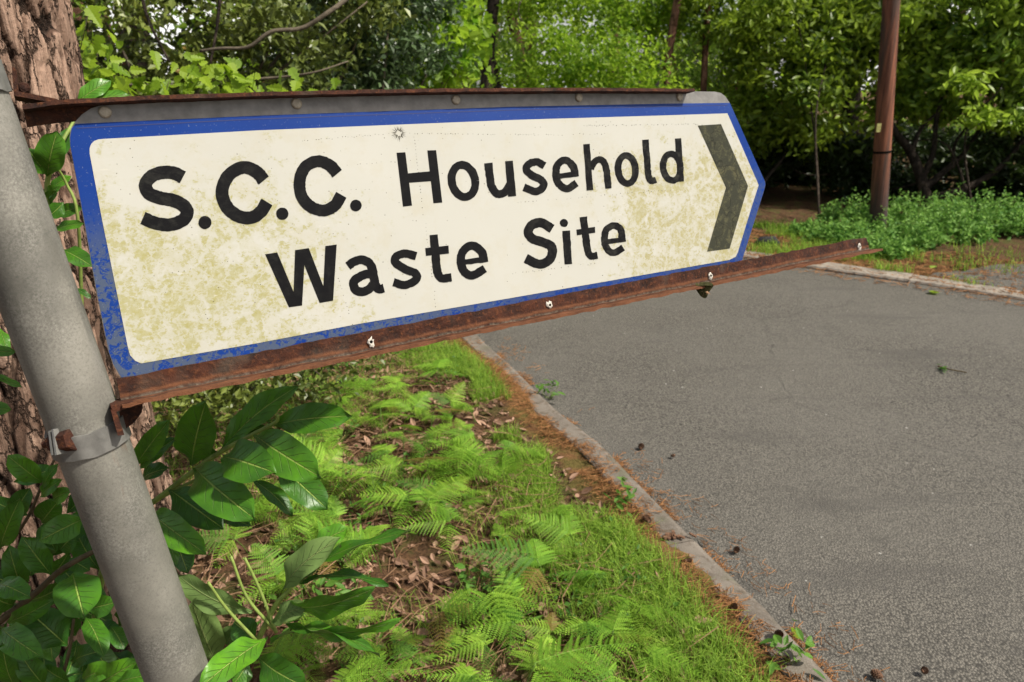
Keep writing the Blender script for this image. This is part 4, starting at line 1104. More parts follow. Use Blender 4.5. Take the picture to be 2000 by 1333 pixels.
# ------------------------------------------------------------------ scattered foliage
def proto_simple(asp=0.5, fold=0.12):
    V = np.array([(0, 0, 0), (asp / 2, 0.45, fold), (0, 1, 0), (-asp / 2, 0.45, fold), (0, 0.5, 0)], float)
    return V, [(0, 1, 2, 4), (0, 4, 2, 3)]
def proto_lobed():
    hw = [0.04, 0.12, 0.10, 0.22, 0.15, 0.32, 0.22, 0.36, 0.26, 0.26, 0.10]
    n = len(hw); V = []; Fs = []
    for i in range(n):
        y = i / (n - 1)
        V += [(-hw[i], y + hw[i] * 0.15, 0.10 * hw[i]), (0, y, -0.03 * math.sin(3 * y)), (hw[i], y + hw[i] * 0.15, 0.10 * hw[i])]
    for i in range(n - 1):
        a = i * 3
        Fs += [(a, a + 1, a + 4, a + 3), (a + 1, a + 2, a + 5, a + 4)]
    return np.array(V, float), Fs
def proto_oval():
    hw = [0.03, 0.16, 0.22, 0.20, 0.11, 0.0]; V = []; Fs = []
    for i, q in enumerate(hw):
        y = i / 5; V += [(-q, y, 0.25 * q), (0, y, -0.05 * math.sin(3 * y)), (q, y, 0.25 * q)]
    for i in range(5):
        a = i * 3; Fs += [(a, a + 1, a + 4, a + 3), (a + 1, a + 2, a + 5, a + 4)]
    return np.array(V, float), Fs
PS, PL, PO = proto_simple(0.55), proto_lobed(), proto_oval()
PN = proto_simple(0.32)
def scatter(proto, C, size, up=0.4, face=None, tint=None):
    """oriented copies of a leaf at C; normals random but biased upward"""
    Vp, Fp = proto; n = len(C)
    N = rng.normal(0, 1, (n, 3)); N[:, 2] = np.abs(N[:, 2]) * 0.6 + up
    if face is not None: N += face
    N /= np.linalg.norm(N, axis=1)[:, None]
    A = rng.normal(0, 1, (n, 3)); A[:, 2] -= 0.3
    A -= N * (A * N).sum(1)[:, None]; A /= np.linalg.norm(A, axis=1)[:, None]
    Bx = np.cross(A, N)
    s = np.broadcast_to(np.asarray(size, float), (n,))[:, None, None]
    V = C[:, None, :] + s * (Vp[None, :, 0, None] * Bx[:, None] + Vp[None, :, 1, None] * A[:, None] + Vp[None, :, 2, None] * N[:, None])
    k = len(Vp); Fa = np.array(Fp)[None] + (np.arange(n) * k)[:, None, None]
    if tint is None: tint = rng.random(n)
    return V.reshape(-1, 3), Fa.reshape(-1, Fa.shape[-1]), np.repeat(tint, k)
def clumped(ells, n, nclump, spread, shell=0.35):
    """points in leafy clumps through a set of ellipsoids (centre, radii)"""
    vol = np.array([np.prod(e[1]) for e in ells]); pick = rng.choice(len(ells), nclump, p=vol / vol.sum())
    d = rng.normal(0, 1, (nclump, 3)); d /= np.linalg.norm(d, axis=1)[:, None]
    r = rng.uniform(shell ** 3, 1, nclump) ** (1 / 3)
    E = np.array([e[0] for e in ells]); R_ = np.array([e[1] for e in ells])
    cc = E[pick] + d * r[:, None] * R_[pick]
    ci = rng.integers(0, nclump, n)
    w_ = rng.exponential(1, nclump); ci = rng.choice(nclump, n, p=w_ / w_.sum())
    off = rng.normal(0, 1, (n, 3)) * spread * np.array((1, 1, 0.55))
    ct = rng.random(nclump)
    t = np.clip(0.55 * ct[ci] + 0.45 * rng.random(n), 0, 1)
    P = cc[ci] + off
    return P, t, cc
def limb_net(mb, root, targets, r0, jit=0.12):
    for t in targets:
        a = np.array(root, float); b = np.array(t, float); L = np.linalg.norm(b - a)
        m1 = a + (b - a) * 0.35 + rng.normal(0, jit, 3) * L * 0.5 + np.array((0, 0, 0.10 * L)); m2 = a + (b - a) * 0.7 + rng.normal(0, jit, 3) * L * 0.5 + np.array((0, 0, 0.08 * L))
        P = crom([a, m1, m2, b], 5)
        V, Fs = tube(P, np.linspace(r0, r0 * 0.18, len(P)), 6); mb.add(V, Fs)
def shrub(name, label, cat, base_, ells, n, size, mat, proto, nclump=60, spread=0.12, bark='bark', stems=6, r0=0.02, group=None, up=0.4, shell=0.35, face=None):
    base_ = np.array([base_[0], base_[1], 0.0]); base_[2] = gz(base_[:2])[0]
    th = thing(name, label, cat, base_, group)
    P, t, cc = clumped(ells, n, nclump, spread, shell)
    ok = P[:, 2] > 0.03; P = P[ok]; t = t[ok]
    V, Fs, tt = scatter(proto, P, size * rng.uniform(0.7, 1.25, len(P)), up, face, t)
    part('foliage', V, Fs, M[mat], th, False, tt)
    mb = MB(); limb_net(mb, base_ - (0, 0, 0.03), cc[rng.choice(len(cc), min(stems, len(cc)), replace=False)], r0)
    part('stem', mb.V, mb.F, M[bark], th, True, np.ones(len(mb.V)))
    return th
def tree(name, label, base_, height, r, lean, crown, n, size, mat, proto, bark='bark', nclump=70, spread=0.35, limbs=8, group=None, fork=None, low=None):
    base_ = np.array([base_[0], base_[1], 0.0]); base_[2] = gz(base_[:2])[0] - 0.03
    th = thing(name, label, 'tree', base_, group)
    top = base_ + np.array((lean[0], lean[1], height))
    wig = [base_ + (top - base_) * q + np.array((*rng.normal(0, 0.035 * height * 0.25, 2), 0)) * (q > 0) for q in np.linspace(0, 1, 7)]
    P = crom(wig, 5)
    mb = MB(); V, Fs = tube(P, np.r_[r * 1.25, np.linspace(r * 1.05, r * 0.25, len(P) - 1)], 12); mb.add(V, Fs)
    Pp, t, cc = clumped(crown, n, nclump, spread)
    for q in cc[rng.choice(len(cc), limbs, replace=False)]:
        zz = np.clip(q[2] - rng.uniform(0.2, 1.0), base_[2] + 0.5, height * 0.95)
        j = np.abs(P[:, 2] - zz).argmin()
        limb_net(mb, P[j], [q], r * 0.35)
    if fork:
        for q in fork: V, Fs = tube(crom([np.array(z) for z in q[0]], 6), np.linspace(q[1], q[2], (len(q[0]) - 1) * 6 + 1), 9); mb.add(V, Fs)
    part('trunk', mb.V, mb.F, M[bark], th, True, rng.random(len(mb.V)))
    V, Fs, tt = scatter(proto, Pp, size * rng.uniform(0.7, 1.25, len(Pp)), 0.4, None, t)
    part('crown', V, Fs, M[mat], th, False, tt)
    return th
def E(px, py, d, rx, ry, rd):
    """ellipsoid at a picture position and depth; radii in metres"""
    return (at(px, py, d), np.array((rx, rd, ry)))

# left: dark holly behind bright young oak leaves
shrub('holly_bush', 'dark dense holly bush above the left half of the sign', 'bush', at(330, 600, 4.4), [E(330, 40, 3.9, 1.0, .85, .55), E(250, 350, 4.2, .9, .8, .5), E(480, 560, 4.5, .7, .5, .5), E(560, 60, 4.2, .6, .75, .5)], 26000, 0.052, 'holly', PS, 260, 0.10, 'greytwig', 16, 0.022)
o = thing('oak_sapling', 'bright green young oak spray rising behind the rail left of the first rivet', 'sapling', gnd(250, 900))
mb = MB(); allP = []; tl_ = []
for (px, py, d, npts, rx, ry) in [(190, 85, 2.1, 10, 30, 25), (205, 135, 2.1, 34, 45, 42), (240, 165, 2.15, 14, 40, 20), (330, 160, 2.2, 20, 45, 22), (395, 145, 2.2, 24, 45, 28), (440, 165, 2.2, 20, 60, 22), (510, 175, 2.25, 16, 55, 12), (610, 180, 2.3, 14, 60, 8), (172, 25, 2.1, 6, 10, 30)]:
    c0 = at(px, py, d)
    for _ in range(npts): allP.append(at(px + rng.normal(0, rx * .6), py + rng.normal(0, ry * .6), d + rng.normal(0, .06)))
    limb_net(mb, gnd(250, 900), [c0], 0.006, .06)
allP = np.array(allP)
V, Fs, tt = scatter(PL, allP, rng.uniform(0.034, 0.060, len(allP)), 0.35, nrm(CAM - allP.mean(0)) * 0.9, rng.uniform(.35, 1, len(allP)))
part('foliage', V, Fs, M['oak'], o, False, tt); part('stem', mb.V, mb.F, M['greytwig'], o, True)
# long bare branches crossing the holly
br = thing('bare_branch', 'long curving bare brown branch hanging in front of the dark holly', 'branch', at(415, 102, 3.2))
mb = MB(); stem_px(mb, [(390, 100, 3.2), (430, 95, 3.2), (485, 92, 3.2), (530, 62, 3.2), (590, 55, 3.25), (640, 25, 3.25), (680, -5, 3.3), (760, -80, 3.4)], 0.006, 0.012); part('branch', mb.V, mb.F, M['greytwig'], br, True)
br = thing('bare_branch', 'thin straight pale twig low over the rail behind the oak leaves', 'branch', at(240, 165, 2.6))
mb = MB(); stem_px(mb, [(240, 166, 2.6), (330, 166, 2.6), (400, 168, 2.6)], 0.004, 0.002); part('branch', mb.V, mb.F, M['greytwig'], br, True)
br = thing('bare_branch', 'pale twig slanting over the rail between the second and third rivets', 'branch', at(500, 155, 3))
mb = MB(); stem_px(mb, [(500, 155, 3), (560, 150, 3), (620, 140, 3), (680, 120, 3.1)], 0.006, 0.003); part('branch', mb.V, mb.F, M['greytwig'], br, True)
for pts, lb in [([(270, -40), (290, 40), (330, 120)], 'dark thin upright branch in the holly left of the long bare branch'), ([(432, -30), (424, 50), (410, 130)], 'dark thin branch hanging in the holly across the end of the long bare branch')]:
    br = thing('bare_branch', lb, 'branch', at(*pts[-1], 3.4)); mb = MB(); stem_px(mb, [(*q, 3.3) for q in pts], 0.009, 0.005); part('branch', mb.V, mb.F, M['bark'], br, True)
shrub('holly_bush', 'greyish glossy holly bush left of the bright drooping oak', 'bush', at(700, 420, 5.2), [E(690, 90, 4.9, .5, .75, .5), E(640, 250, 5.1, .6, .7, .5), E(720, -60, 5.0, .7, .5, .5), E(760, 60, 5.1, .4, .4, .4)], 14000, 0.055, 'hollyg', PS, 140, 0.10, 'greytwig', 12, 0.016)
shrub('oak_sapling', 'bright mid-green drooping oak foliage above the middle of the top rail', 'sapling', at(800, 360, 5.9), [E(815, 110, 5.6, .36, .42, .3), E(870, 60, 5.9, .34, .4, .3), E(790, 0, 5.8, .4, .3, .3), E(760, 160, 5.5, .2, .22, .2)], 3600, 0.085, 'beech', PL, 110, 0.10, 'greytwig', 10, 0.014)
shrub('holly_bush', 'low dark tangled holly under the left half of the lower rail', 'bush', gnd(470, 790), [E(430, 715, 3.1, .32, .20, .3), E(560, 690, 3.5, .42, .22, .3), E(350, 740, 2.9, .25, .2, .2)], 3400, 0.04, 'holly', PS, 90, 0.07, 'greytwig', 8, 0.010)
# across the road
tree('oak_tree', 'dark crooked twin-stemmed oak seen just left of the bright green bush', gnd(955, 400), 6.5, 0.11, (0.1, .3), [(np.array((-0.6, 13.5, 4.6)), np.array((2.4, 1.8, 1.5))), (np.array((-0.9, 12.2, 2.9)), np.array((1.0, .8, .8)))], 9000, 0.09, 'mid', PS, 'bark', 110, .25, 12, None,
     [([at(965, 300, 11.5), at(955, 170, 11.4), at(925, 120, 11.2), at(870, 130, 11)], .07, .03), ([at(975, 300, 11.2), at(968, 150, 11.2), at(935, 60, 11.3), at(925, -40, 11.5)], .08, .06), ([at(935, 75, 11.3), at(890, 55, 11.2), at(860, 60, 11)], .05, .02)])
shrub('hazel_bush', 'large bright green leafy bush above the right half of the top rail', 'bush', gnd(1150, 390), [E(1150, 130, 9.6, .95, .55, .7), E(1040, 190, 9.7, .55, .5, .6), E(1250, 190, 9.8, .6, .5, .6), E(1190, 40, 10.1, .5, .35, .5), E(1130, 330, 10, .9, .6, .6), E(1080, -10, 10.4, 1.3, .3, .6), E(1330, 30, 10.4, .6, .35, .5)], 15500, 0.082, 'beech', PS, 330, 0.17, 'greytwig', 14, 0.025, None, .5)
shrub('birch_sapling', 'yellow-green sunlit sapling behind the right end of the top rail', 'sapling', gnd(1400, 350), [E(1410, 130, 13, .65, .7, .6), E(1480, 240, 13, .7, .6, .6), E(1370, 230, 13, .5, .5, .5)], 5600, 0.09, 'yell', PS, 130, 0.14, 'greytwig', 12, 0.02)
shrub('rhododendron_bush', 'tall overhanging rhododendron left of the reddish pole, dark beneath', 'bush', gnd(1600, 445), [E(1560, 90, 10.2, 1.2, .85, .9), E(1640, 190, 9.8, .85, .6, .6), E(1440, 220, 10.6, .7, .55, .6), E(1530, 240, 10.8, .8, .5, .7), E(1690, 10, 9.7, .7, .7, .6), E(1450, 10, 9.9, 1.1, .4, .6)], 19000, 0.105, 'rhodo', PO, 320, 0.15, 'bark', 2, 0.016)
shrub('rhododendron_bush', 'paler rhododendron with big leaf whorls right of the reddish pole', 'bush', gnd(1900, 440), [E(1880, 60, 9.5, 1.05, .75, .6), E(1960, 170, 9.4, 1.0, .6, .6), E(1830, 170, 9.9, .65, .55, .5), E(2100, 120, 9.4, 1.0, 1.0, .6), E(1980, -20, 9.2, .9, .55, .6)], 13000, 0.12, 'rhodol', PO, 200, 0.12, 'bark', 2, 0.018)
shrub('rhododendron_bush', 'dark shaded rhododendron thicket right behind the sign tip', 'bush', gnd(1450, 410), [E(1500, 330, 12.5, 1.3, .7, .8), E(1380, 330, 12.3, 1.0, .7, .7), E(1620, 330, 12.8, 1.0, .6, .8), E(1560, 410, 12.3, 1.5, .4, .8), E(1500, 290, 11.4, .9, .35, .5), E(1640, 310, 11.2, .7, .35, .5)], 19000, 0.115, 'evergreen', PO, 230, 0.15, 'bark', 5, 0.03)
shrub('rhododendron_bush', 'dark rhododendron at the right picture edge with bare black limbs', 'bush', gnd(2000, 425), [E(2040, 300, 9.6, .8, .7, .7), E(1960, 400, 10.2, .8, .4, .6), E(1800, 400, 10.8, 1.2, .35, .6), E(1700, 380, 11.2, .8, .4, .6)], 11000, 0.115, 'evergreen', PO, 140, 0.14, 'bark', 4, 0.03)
# branching bare trunk right of the pole
lt = thing('branching_trunk', 'dark many-limbed bare trunk spreading low to the right of the reddish pole', 'tree', gnd(1810, 440))
mb = MB()
for pts, a, b in [([(1815, 445, 9.6), (1805, 370, 9.6), (1780, 300, 9.6), (1750, 260, 9.5), (1720, 200, 9.5)], .085, .03), ([(1805, 370, 9.6), (1850, 330, 9.6), (1890, 290, 9.7), (1930, 220, 9.7)], .05, .02), ([(1800, 350, 9.6), (1822, 300, 9.6), (1830, 230, 9.6), (1850, 150, 9.7)], .045, .02), ([(1815, 390, 9.6), (1880, 370, 9.5), (1950, 330, 9.4), (2010, 260, 9.3)], .06, .025), ([(1780, 300, 9.6), (1800, 250, 9.6), (1840, 215, 9.6)], .035, .015), ([(1860, 330, 9.6), (1866, 280, 9.6), (1895, 240, 9.6)], .03, .012)]:
    stem_px(mb, pts, a, b, 8)
part('trunk', mb.V, mb.F, M['bark'], lt, True, rng.random(len(mb.V)))
Pq, t_, _ = clumped([E(1750, 60, 9.8, .8, .5, .6), E(1880, 30, 9.9, 1.0, .5, .6)], 3600, 90, .14)
V, Fs, tt = scatter(PO, Pq, 0.11, .4, None, t_); part('crown', V, Fs, M['rhodo'], lt, False, tt)

# trees behind, most of their crowns above the frame
R3 = lambda a: np.array(a, float)
def pine_(label, px, y, r, lean, h=11, mat='mid', bark='redbark', n=1500, grp='tall pines behind the roadside bushes'):
    x = (px - 1000) / FPX * y * 1.02
    tree('pine_tree', label, (x, y), h, r, lean, [(R3((x + lean[0] * .8, y, h * .78)), R3((2.3, 2.3, h * .22))), (R3((x + lean[0] * .6, y, h * .5)), R3((2.0, 2.0, 1.2)))], n, 0.15, mat, PN, bark, 90, .35, 9, grp)
pine_('reddish pine trunk behind the dark twin-stemmed oak', 1000, 17.5, .13, (.1, 0))
pine_('brown pine trunk left of the white sky gap, above the right half of the rail', 1292, 10.6, .06, (-.3, 0), 10, 'mid', 'redbark', 900)
pine_('slender reddish pine trunk directly above the right end of the top rail', 1356, 10.9, .05, (.1, 0), 9, 'mid', 'redbark', 900)
pine_('pale reddish pine trunk in the yellow-green foliage beyond the sign tip', 1458, 15.5, .10, (-.2, 0))
pine_('thick dark trunk at the upper right picture edge', 1985, 10.6, .20, (.2, 0), 10, 'mid', 'bark')
pine_('dark trunk deep in the shade left of the reddish pole', 1632, 14.5, .17, (-.2, 0), 11, 'mid', 'bark')
pine_('grey brown trunk far behind the greyish holly', 660, 15, .14, (.2, 0))
pine_('brown trunk far behind the drooping oak foliage', 790, 18, .15, (.2, 0))
pine_('thin pine trunk far behind the bright green bush', 1180, 20, .13, (.1, 0))
tree('oak_tree', 'spreading oak with leaves hanging over the road beyond the bright bush', (5.2, 14.0), 8, .16, (-.3, -.4), [(R3((4.6, 14.0, 5.6)), R3((3.2, 2.2, 1.8))), (R3((3.0, 14.2, 4.2)), R3((2.0, 1.6, 1.0)))], 9000, .13, 'mid', PS, 'bark', 130, .3, 12)
tree('oak_tree', 'dark oak standing behind the rhododendrons at the right', (9.5, 15.0), 8, .18, (-.3, -.4), [(R3((9.0, 14.6, 5.4)), R3((3.4, 2.2, 2.0))), (R3((8.0, 15, 3.6)), R3((2.4, 1.6, 1.2)))], 8000, .13, 'mid', PS, 'bark', 120, .3, 12)
tree('oak_tree', 'leafy oak behind the dark holly at the upper left', (-3.6, 7.5), 7, .14, (.2, 0), [(R3((-3.2, 7.5, 4.4)), R3((2.4, 1.8, 1.8))), (R3((-3.0, 7.2, 2.4)), R3((1.7, 1.0, 1.1)))], 11000, .085, 'mid', PS, 'bark', 150, .22, 14)
tree('oak_tree', 'mid-green oak filling the gap behind the greyish holly', (-3.2, 12.5), 7, .14, (.2, 0), [(R3((-2.6, 12.3, 3.4)), R3((2.2, 1.4, 1.6)))], 8000, .11, 'beech', PS, 'bark', 110, .22, 12)
tree('oak_tree', 'unseen oak added out of frame on the right to shade the rhododendrons', (8.2, 9.0), 8, .2, (-.3, 0), [(R3((6.2, 11.6, 4.9)), R3((2.8, 1.1, .9))), (R3((9.2, 11.8, 5.0)), R3((2.2, 1.2, 1.0)))], 6000, .14, 'mid', PS, 'bark', 170, .28, 12)  # out-of-view oak, added so that its crown shades the rhododendrons
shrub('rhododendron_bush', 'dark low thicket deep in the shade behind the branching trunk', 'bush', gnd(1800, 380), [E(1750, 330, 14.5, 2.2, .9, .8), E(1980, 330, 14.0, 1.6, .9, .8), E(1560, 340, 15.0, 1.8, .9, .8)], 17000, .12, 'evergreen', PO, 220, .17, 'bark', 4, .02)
shrub('hazel_bush', 'sunlit yellow-green bush glimpsed through the shaded thicket right of the pole', 'bush', gnd(1830, 345), [E(1800, 260, 18, 1.1, .6, .8), E(1900, 300, 18, 1.0, .5, .8), E(1560, 270, 19, 1.0, .5, .8)], 4200, .12, 'yell', PS, 90, .18, 'bark', 4, .02)
shrub('hazel_bush', 'mid-green bush behind the twin-stemmed oak, low over the rail', 'bush', gnd(900, 345), [E(900, 150, 14.5, 1.3, .9, .7), E(1010, 60, 15, 1.0, .8, .7), E(760, 60, 15, 1.2, .9, .7)], 5600, .10, 'yell', PS, 200, .15, 'greytwig', 8, .02)
shrub('hazel_bush', 'leafy green bush in front of the white sky gap near the rail end', 'bush', gnd(1300, 340), [E(1290, 150, 15, 1.0, .6, .7), E(1350, 60, 16, .9, .7, .7), E(1450, 60, 15, .9, .8, .7), E(1220, 20, 15.5, .9, .6, .7)], 4600, .10, 'yell', PS, 190, .15, 'greytwig', 8, .02)
# the wood beyond
nw_ = 34000
ang = rng.uniform(-0.85, 0.95, nw_); dist = rng.uniform(20, 46, nw_)
zz = rng.uniform(0, 1, nw_) ** 0.9 * (0.17 * dist + 1)
Pw = np.c_[np.sin(ang) * dist, np.cos(ang) * dist, zz]
keep = fbm(Pw * np.array((.45, .45, .8)), 3) > 0.55
Pw = Pw[keep]
V, Fs, tt = scatter(PS, Pw, rng.uniform(.22, .40, len(Pw)), .4, None, np.clip(fbm(Pw * .3, 2) * 1.6 - .3, 0, 1))
tag(part('distant_wood', V, Fs, M['beech'], None, False, tt), 'hazy far-off mass of green woodland foliage behind everything', 'woodland', None, 'stuff')
mb = MB()
for i in range(46):
    a = rng.uniform(-.75, .85); d = rng.uniform(21, 44); b0 = np.array((math.sin(a) * d, math.cos(a) * d, 0)); tp = b0 + (rng.normal(0, .5), 0, 12)
    V, Fs = tube([b0, (b0 + tp) / 2 + (rng.normal(0, .15), 0, 0), tp], [.17, .14, .07], 8); mb.add(V, Fs)
tag(part('distant_trunks', mb.V, mb.F, M['redbark'], None, True, rng.random(len(mb.V))), 'far-off stand of thin brown trunks between the foliage', 'woodland', None, 'stuff')

# ------------------------------------------------------------------ reddish pole
pb = gnd(1713, 462); r_ = ray(1741, 0); pt2 = CAM + r_ * (pb[1] / r_[1])
pdv = nrm(pt2 - pb)
po = thing('utility_pole', 'leaning reddish-brown wooden pole rising out of the nettles beyond the road', 'pole', pb)
P = np.array([pb + pdv * s for s in np.linspace(-0.1, 6.5, 30)])
V, Fs = tube(P, np.linspace(.095, .072, 30), 20); part('shaft', V, Fs, M['pole'], po, True)
sb = pb + pdv * np.dot(CAM + ray(1722, 297) * (pb[1] / ray(1722, 297)[1]) - pb, pdv)
V, Fs = tube([sb - pdv * .012, sb + pdv * .012], .0945, 20); part('strap', V, Fs, M['dark'], po)
tg = CAM + ray(1716, 250) * ((pb[1] - .12) / ray(1716, 250)[1])
mb = MB(); mb.box(tg, (RT, np.array((0, 1., 0)), np.array((0, 0, 1.))), (.022, .008, .045)); part('tag_plate', mb.V, mb.F, M['tagy'], po)
rk = gnd(1498, 482); V, Fs = tube([rk + (-.13, 0, .02), rk + (-.08, 0, .05), rk + (.06, 0, .055), rk + (.13, 0, .02)], [.02, .055, .06, .02], 10)
tag(part('rock', roughen(V, .03, 14), Fs, M['darkstone'], None, True), 'low dark stone in the shade just right of the sign tip', 'stone')
# nettles round the pole
for i, (px, py, rx, hh, lab) in enumerate([(1640, 478, .34, .36, 'low nettle patch left of the reddish pole'), (1705, 500, .30, .34, 'nettle patch in front of the foot of the reddish pole'), (1670, 455, .40, .48, 'nettle patch behind and left of the reddish pole'), (1770, 488, .36, .42, 'pale nettle patch right beside the reddish pole'), (1800, 455, .45, .55, 'taller nettle patch behind and right of the reddish pole'), (1850, 478, .42, .52, 'nettle patch standing second to the right from the reddish pole'), (1900, 462, .45, .58, 'tall nettle patch between pole and right picture edge'), (1965, 468, .45, .50, 'nettle patch at the right picture edge'), (2050, 470, .45, .5, 'nettle patch cut by the right picture edge'), (1580, 468, .22, .20, 'small sparse nettle patch near the rail end')]):
    g0 = gnd(px, py); g0[2] = gz(g0[:2])[0]
    th = thing('nettle_patch', lab, 'nettles', g0, 'nettles at the foot of the reddish pole')
    ns_ = int(70 * rx / .4); mb = MB(); LP_ = []; LS = []
    for q in range(ns_):
        aa = rng.uniform(0, 6.28); rr = rx * math.sqrt(rng.random()); b0 = g0 + np.array((rr * math.cos(aa), .9 * rr * math.sin(aa), 0)); b0[2] = gz(b0[:2])[0]
        H_ = hh * rng.uniform(.22, .88) * (1.15 - .5 * rr / rx); tp = b0 + np.array((*rng.normal(0, .16 * H_, 2), H_))
        if q % 3 == 0: mb.add(*tube([b0, (b0 + tp) / 2, tp], [.004, .003, .0015], 4, False))
        for u in np.linspace(.25, 1, 6):
            for _ in range(4):
                LP_.append(b0 + (tp - b0) * u + rng.normal(0, .022, 3)); LS.append(.085 * (1.15 - .65 * u) * rng.uniform(.7, 1.2))
    part('stem', mb.V, mb.F, M['stem'], th, True)
    V, Fs, tt = scatter(PS, np.array(LP_), np.array(LS), .6); part('foliage', V, Fs, M['nettle'], th, False, tt)
# ------------------------------------------------------------------ bracken on the verge
def frond_mesh(L, npin, width, droop, seed):
    r = np.random.default_rng(seed); V = []; Fs = []; T = []
    def rach(q):   # local: starts at origin, runs along +y, arching down
        return np.array((0, L * q, -droop * L * q * q))
    for i in range(npin):
        q = 0.05 + 0.92 * i / (npin - 1); c0 = rach(q)
        pl = width * (1 - q) ** 0.85 * (0.75 + 0.25 * min(1, q * 6)) + 0.008
        for s in (-1, 1):
            d = nrm((s * 1.0, 0.38 + 0.3 * q + r.normal(0, .05), r.normal(0, .10) - 0.12))
            nl = max(3, int(pl / 0.0085)); tn = r.uniform(.2, 1)
            up_ = nrm(np.cross(d, (0, 1, .2)) * s); up_ = up_ * np.sign(up_[2] + 1e-9)
            sdv = nrm(np.cross(up_, d))
            for k in range(nl):
                t = (k + .6) / nl; c1 = c0 + d * pl * t + np.array((0, 0, -0.25 * pl * t * t))
                ll = 0.47 * (0.92 * L / npin) * (1 - t ** 1.6) ** 0.8 * (0.6 + 0.4 * (1 - q)) + 0.002
                wdt = pl / nl * 0.40
                for s2 in (-1, 1):
                    e = nrm(sdv * s2 + d * 0.35 + up_ * 0.05); b = len(V)
                    V += [c1 - d * wdt, c1 + d * wdt, c1 + e * ll + d * wdt * .5, c1 + e * ll - d * wdt * .5]
                    Fs.append((b, b + 1, b + 2, b + 3)); T += [tn] * 4
    P = np.array([rach(q) for q in np.linspace(0, 1, 12)])
    Vr, Fr = tube(P, np.linspace(.0022, .0006, 12), 4, False)
    b = len(V); V += list(Vr); Fs += [tuple(x + b for x in q) for q in Fr]; T += [.6] * len(Vr)
    return np.array(V), Fs, np.array(T)
fern_protos = []
for sd_, (L, npn, wdt, dr, hs) in enumerate([(.34, 15, .15, .35, .26), (.28, 13, .13, .5, .20), (.40, 17, .17, .3, .32), (.24, 12, .10, .25, .16), (.32, 14, .14, .45, .24)]):
    root = bpy.data.objects.new('bracken_fern', None); root.empty_display_size = .05; COL.objects.link(root)
    nf = 2 if sd_ % 2 == 0 else 3
    topp = np.array((.01, .03, hs))
    V, Fs = tube(crom([np.zeros(3) - (0, 0, .05), np.array((.004, .0, hs * .5)), topp], 5), np.linspace(.0034, .0022, 11), 6)
    part('stalk', V, Fs, M['fernstalk'], root, True, world=False)
    for j in range(nf + 1):
        V, Fs, T = frond_mesh(L * (1 if j == 0 else .72), npn, wdt * (1 if j == 0 else .75), dr, sd_ * 10 + j)
        yaw = 0 if j == 0 else (-1) ** j * rng.uniform(.9, 1.5); pit = rng.uniform(.10, .35) if j == 0 else rng.uniform(-.05, .25)
        Rm = np.array(Matrix.Rotation(yaw, 3, 'Z') @ Matrix.Rotation(pit, 3, 'X'))
        o_ = topp * (1 if j == 0 else rng.uniform(.72, .95))
        part('frond', (Rm @ V.T).T + o_, Fs, M['fern'], root, False, T, world=False)
    fern_protos.append(root)
fern_zone = [(640, 780), (760, 740), (960, 745), (1060, 830), (1120, 900), (1190, 990), (1250, 1080), (1300, 1170), (1380, 1330), (1420, 1500), (500, 1500), (560, 1280), (480, 1080), (470, 960), (600, 900)]
def inpoly(x, y, P):
    c = False; j = len(P) - 1
    for i in range(len(P)):
        if (P[i][1] > y) != (P[j][1] > y) and x < (P[j][0] - P[i][0]) * (y - P[i][1]) / (P[j][1] - P[i][1]) + P[i][0]: c = not c
        j = i
    return c
spots = []
tries = 0
while len(spots) < 150 and tries < 20000:
    tries += 1
    x = rng.uniform(440, 1420); y = rng.uniform(740, 1500)
    if not inpoly(x, y, fern_zone): continue
    # bare litter patches seen in the photograph
    if any(((x - a) / c) ** 2 + ((y - b) / d) ** 2 < 1 for a, b, c, d in [(700, 900, 60, 55), (900, 1120, 90, 75), (760, 1190, 140, 60), (990, 820, 60, 30), (1240, 1190, 50, 50), (1010, 990, 60, 40)]): continue
    g = gnd(x, y, .03)
    if verge_dist(g[None, :2])[0] < .42 + .12 * rng.random(): continue
    if any(np.hypot(*(g - s)[:2]) < .085 for s in spots): continue
    spots.append(g)
def fern_label(g):
    v = g - CAM; d = np.dot(v, FW); x = 1000 + FPX * v[0] / d; y = 666.5 - FPX * np.dot(v, UP) / d
    k = verge_dist(g[None, :2])[0]
    if k < .68: return 'green bracken fern growing next to the strip of grass along the kerb'
    if y < 880: return 'green bracken fern on the far part of the verge below the lower rail'
    if y > 1180: return 'green bracken fern close to the bottom edge of the photograph'
    if x < 720: return 'green bracken fern growing beside the laurel leaves'
    return 'green bracken fern in the middle of the fern patch on the verge'
used = [False] * 5
for g in spots:
    i = int(rng.integers(0, 5)); pr = fern_protos[i]
    if not used[i]:
        r = pr; used[i] = True
    else:
        r = pr.copy(); COL.objects.link(r)
        for ch in pr.children:
            c = ch.copy(); COL.objects.link(c); c.parent = r
    r.location = (g[0], g[1], gz(g[:2])[0])
    s = rng.uniform(.34, .72); r.scale = (s, s, s * .82)
    r.rotation_euler = (rng.normal(0, .22), rng.normal(0, .22), rng.uniform(0, 6.28))
    tag(r, fern_label(g), 'fern', 'bracken ferns on the verge')

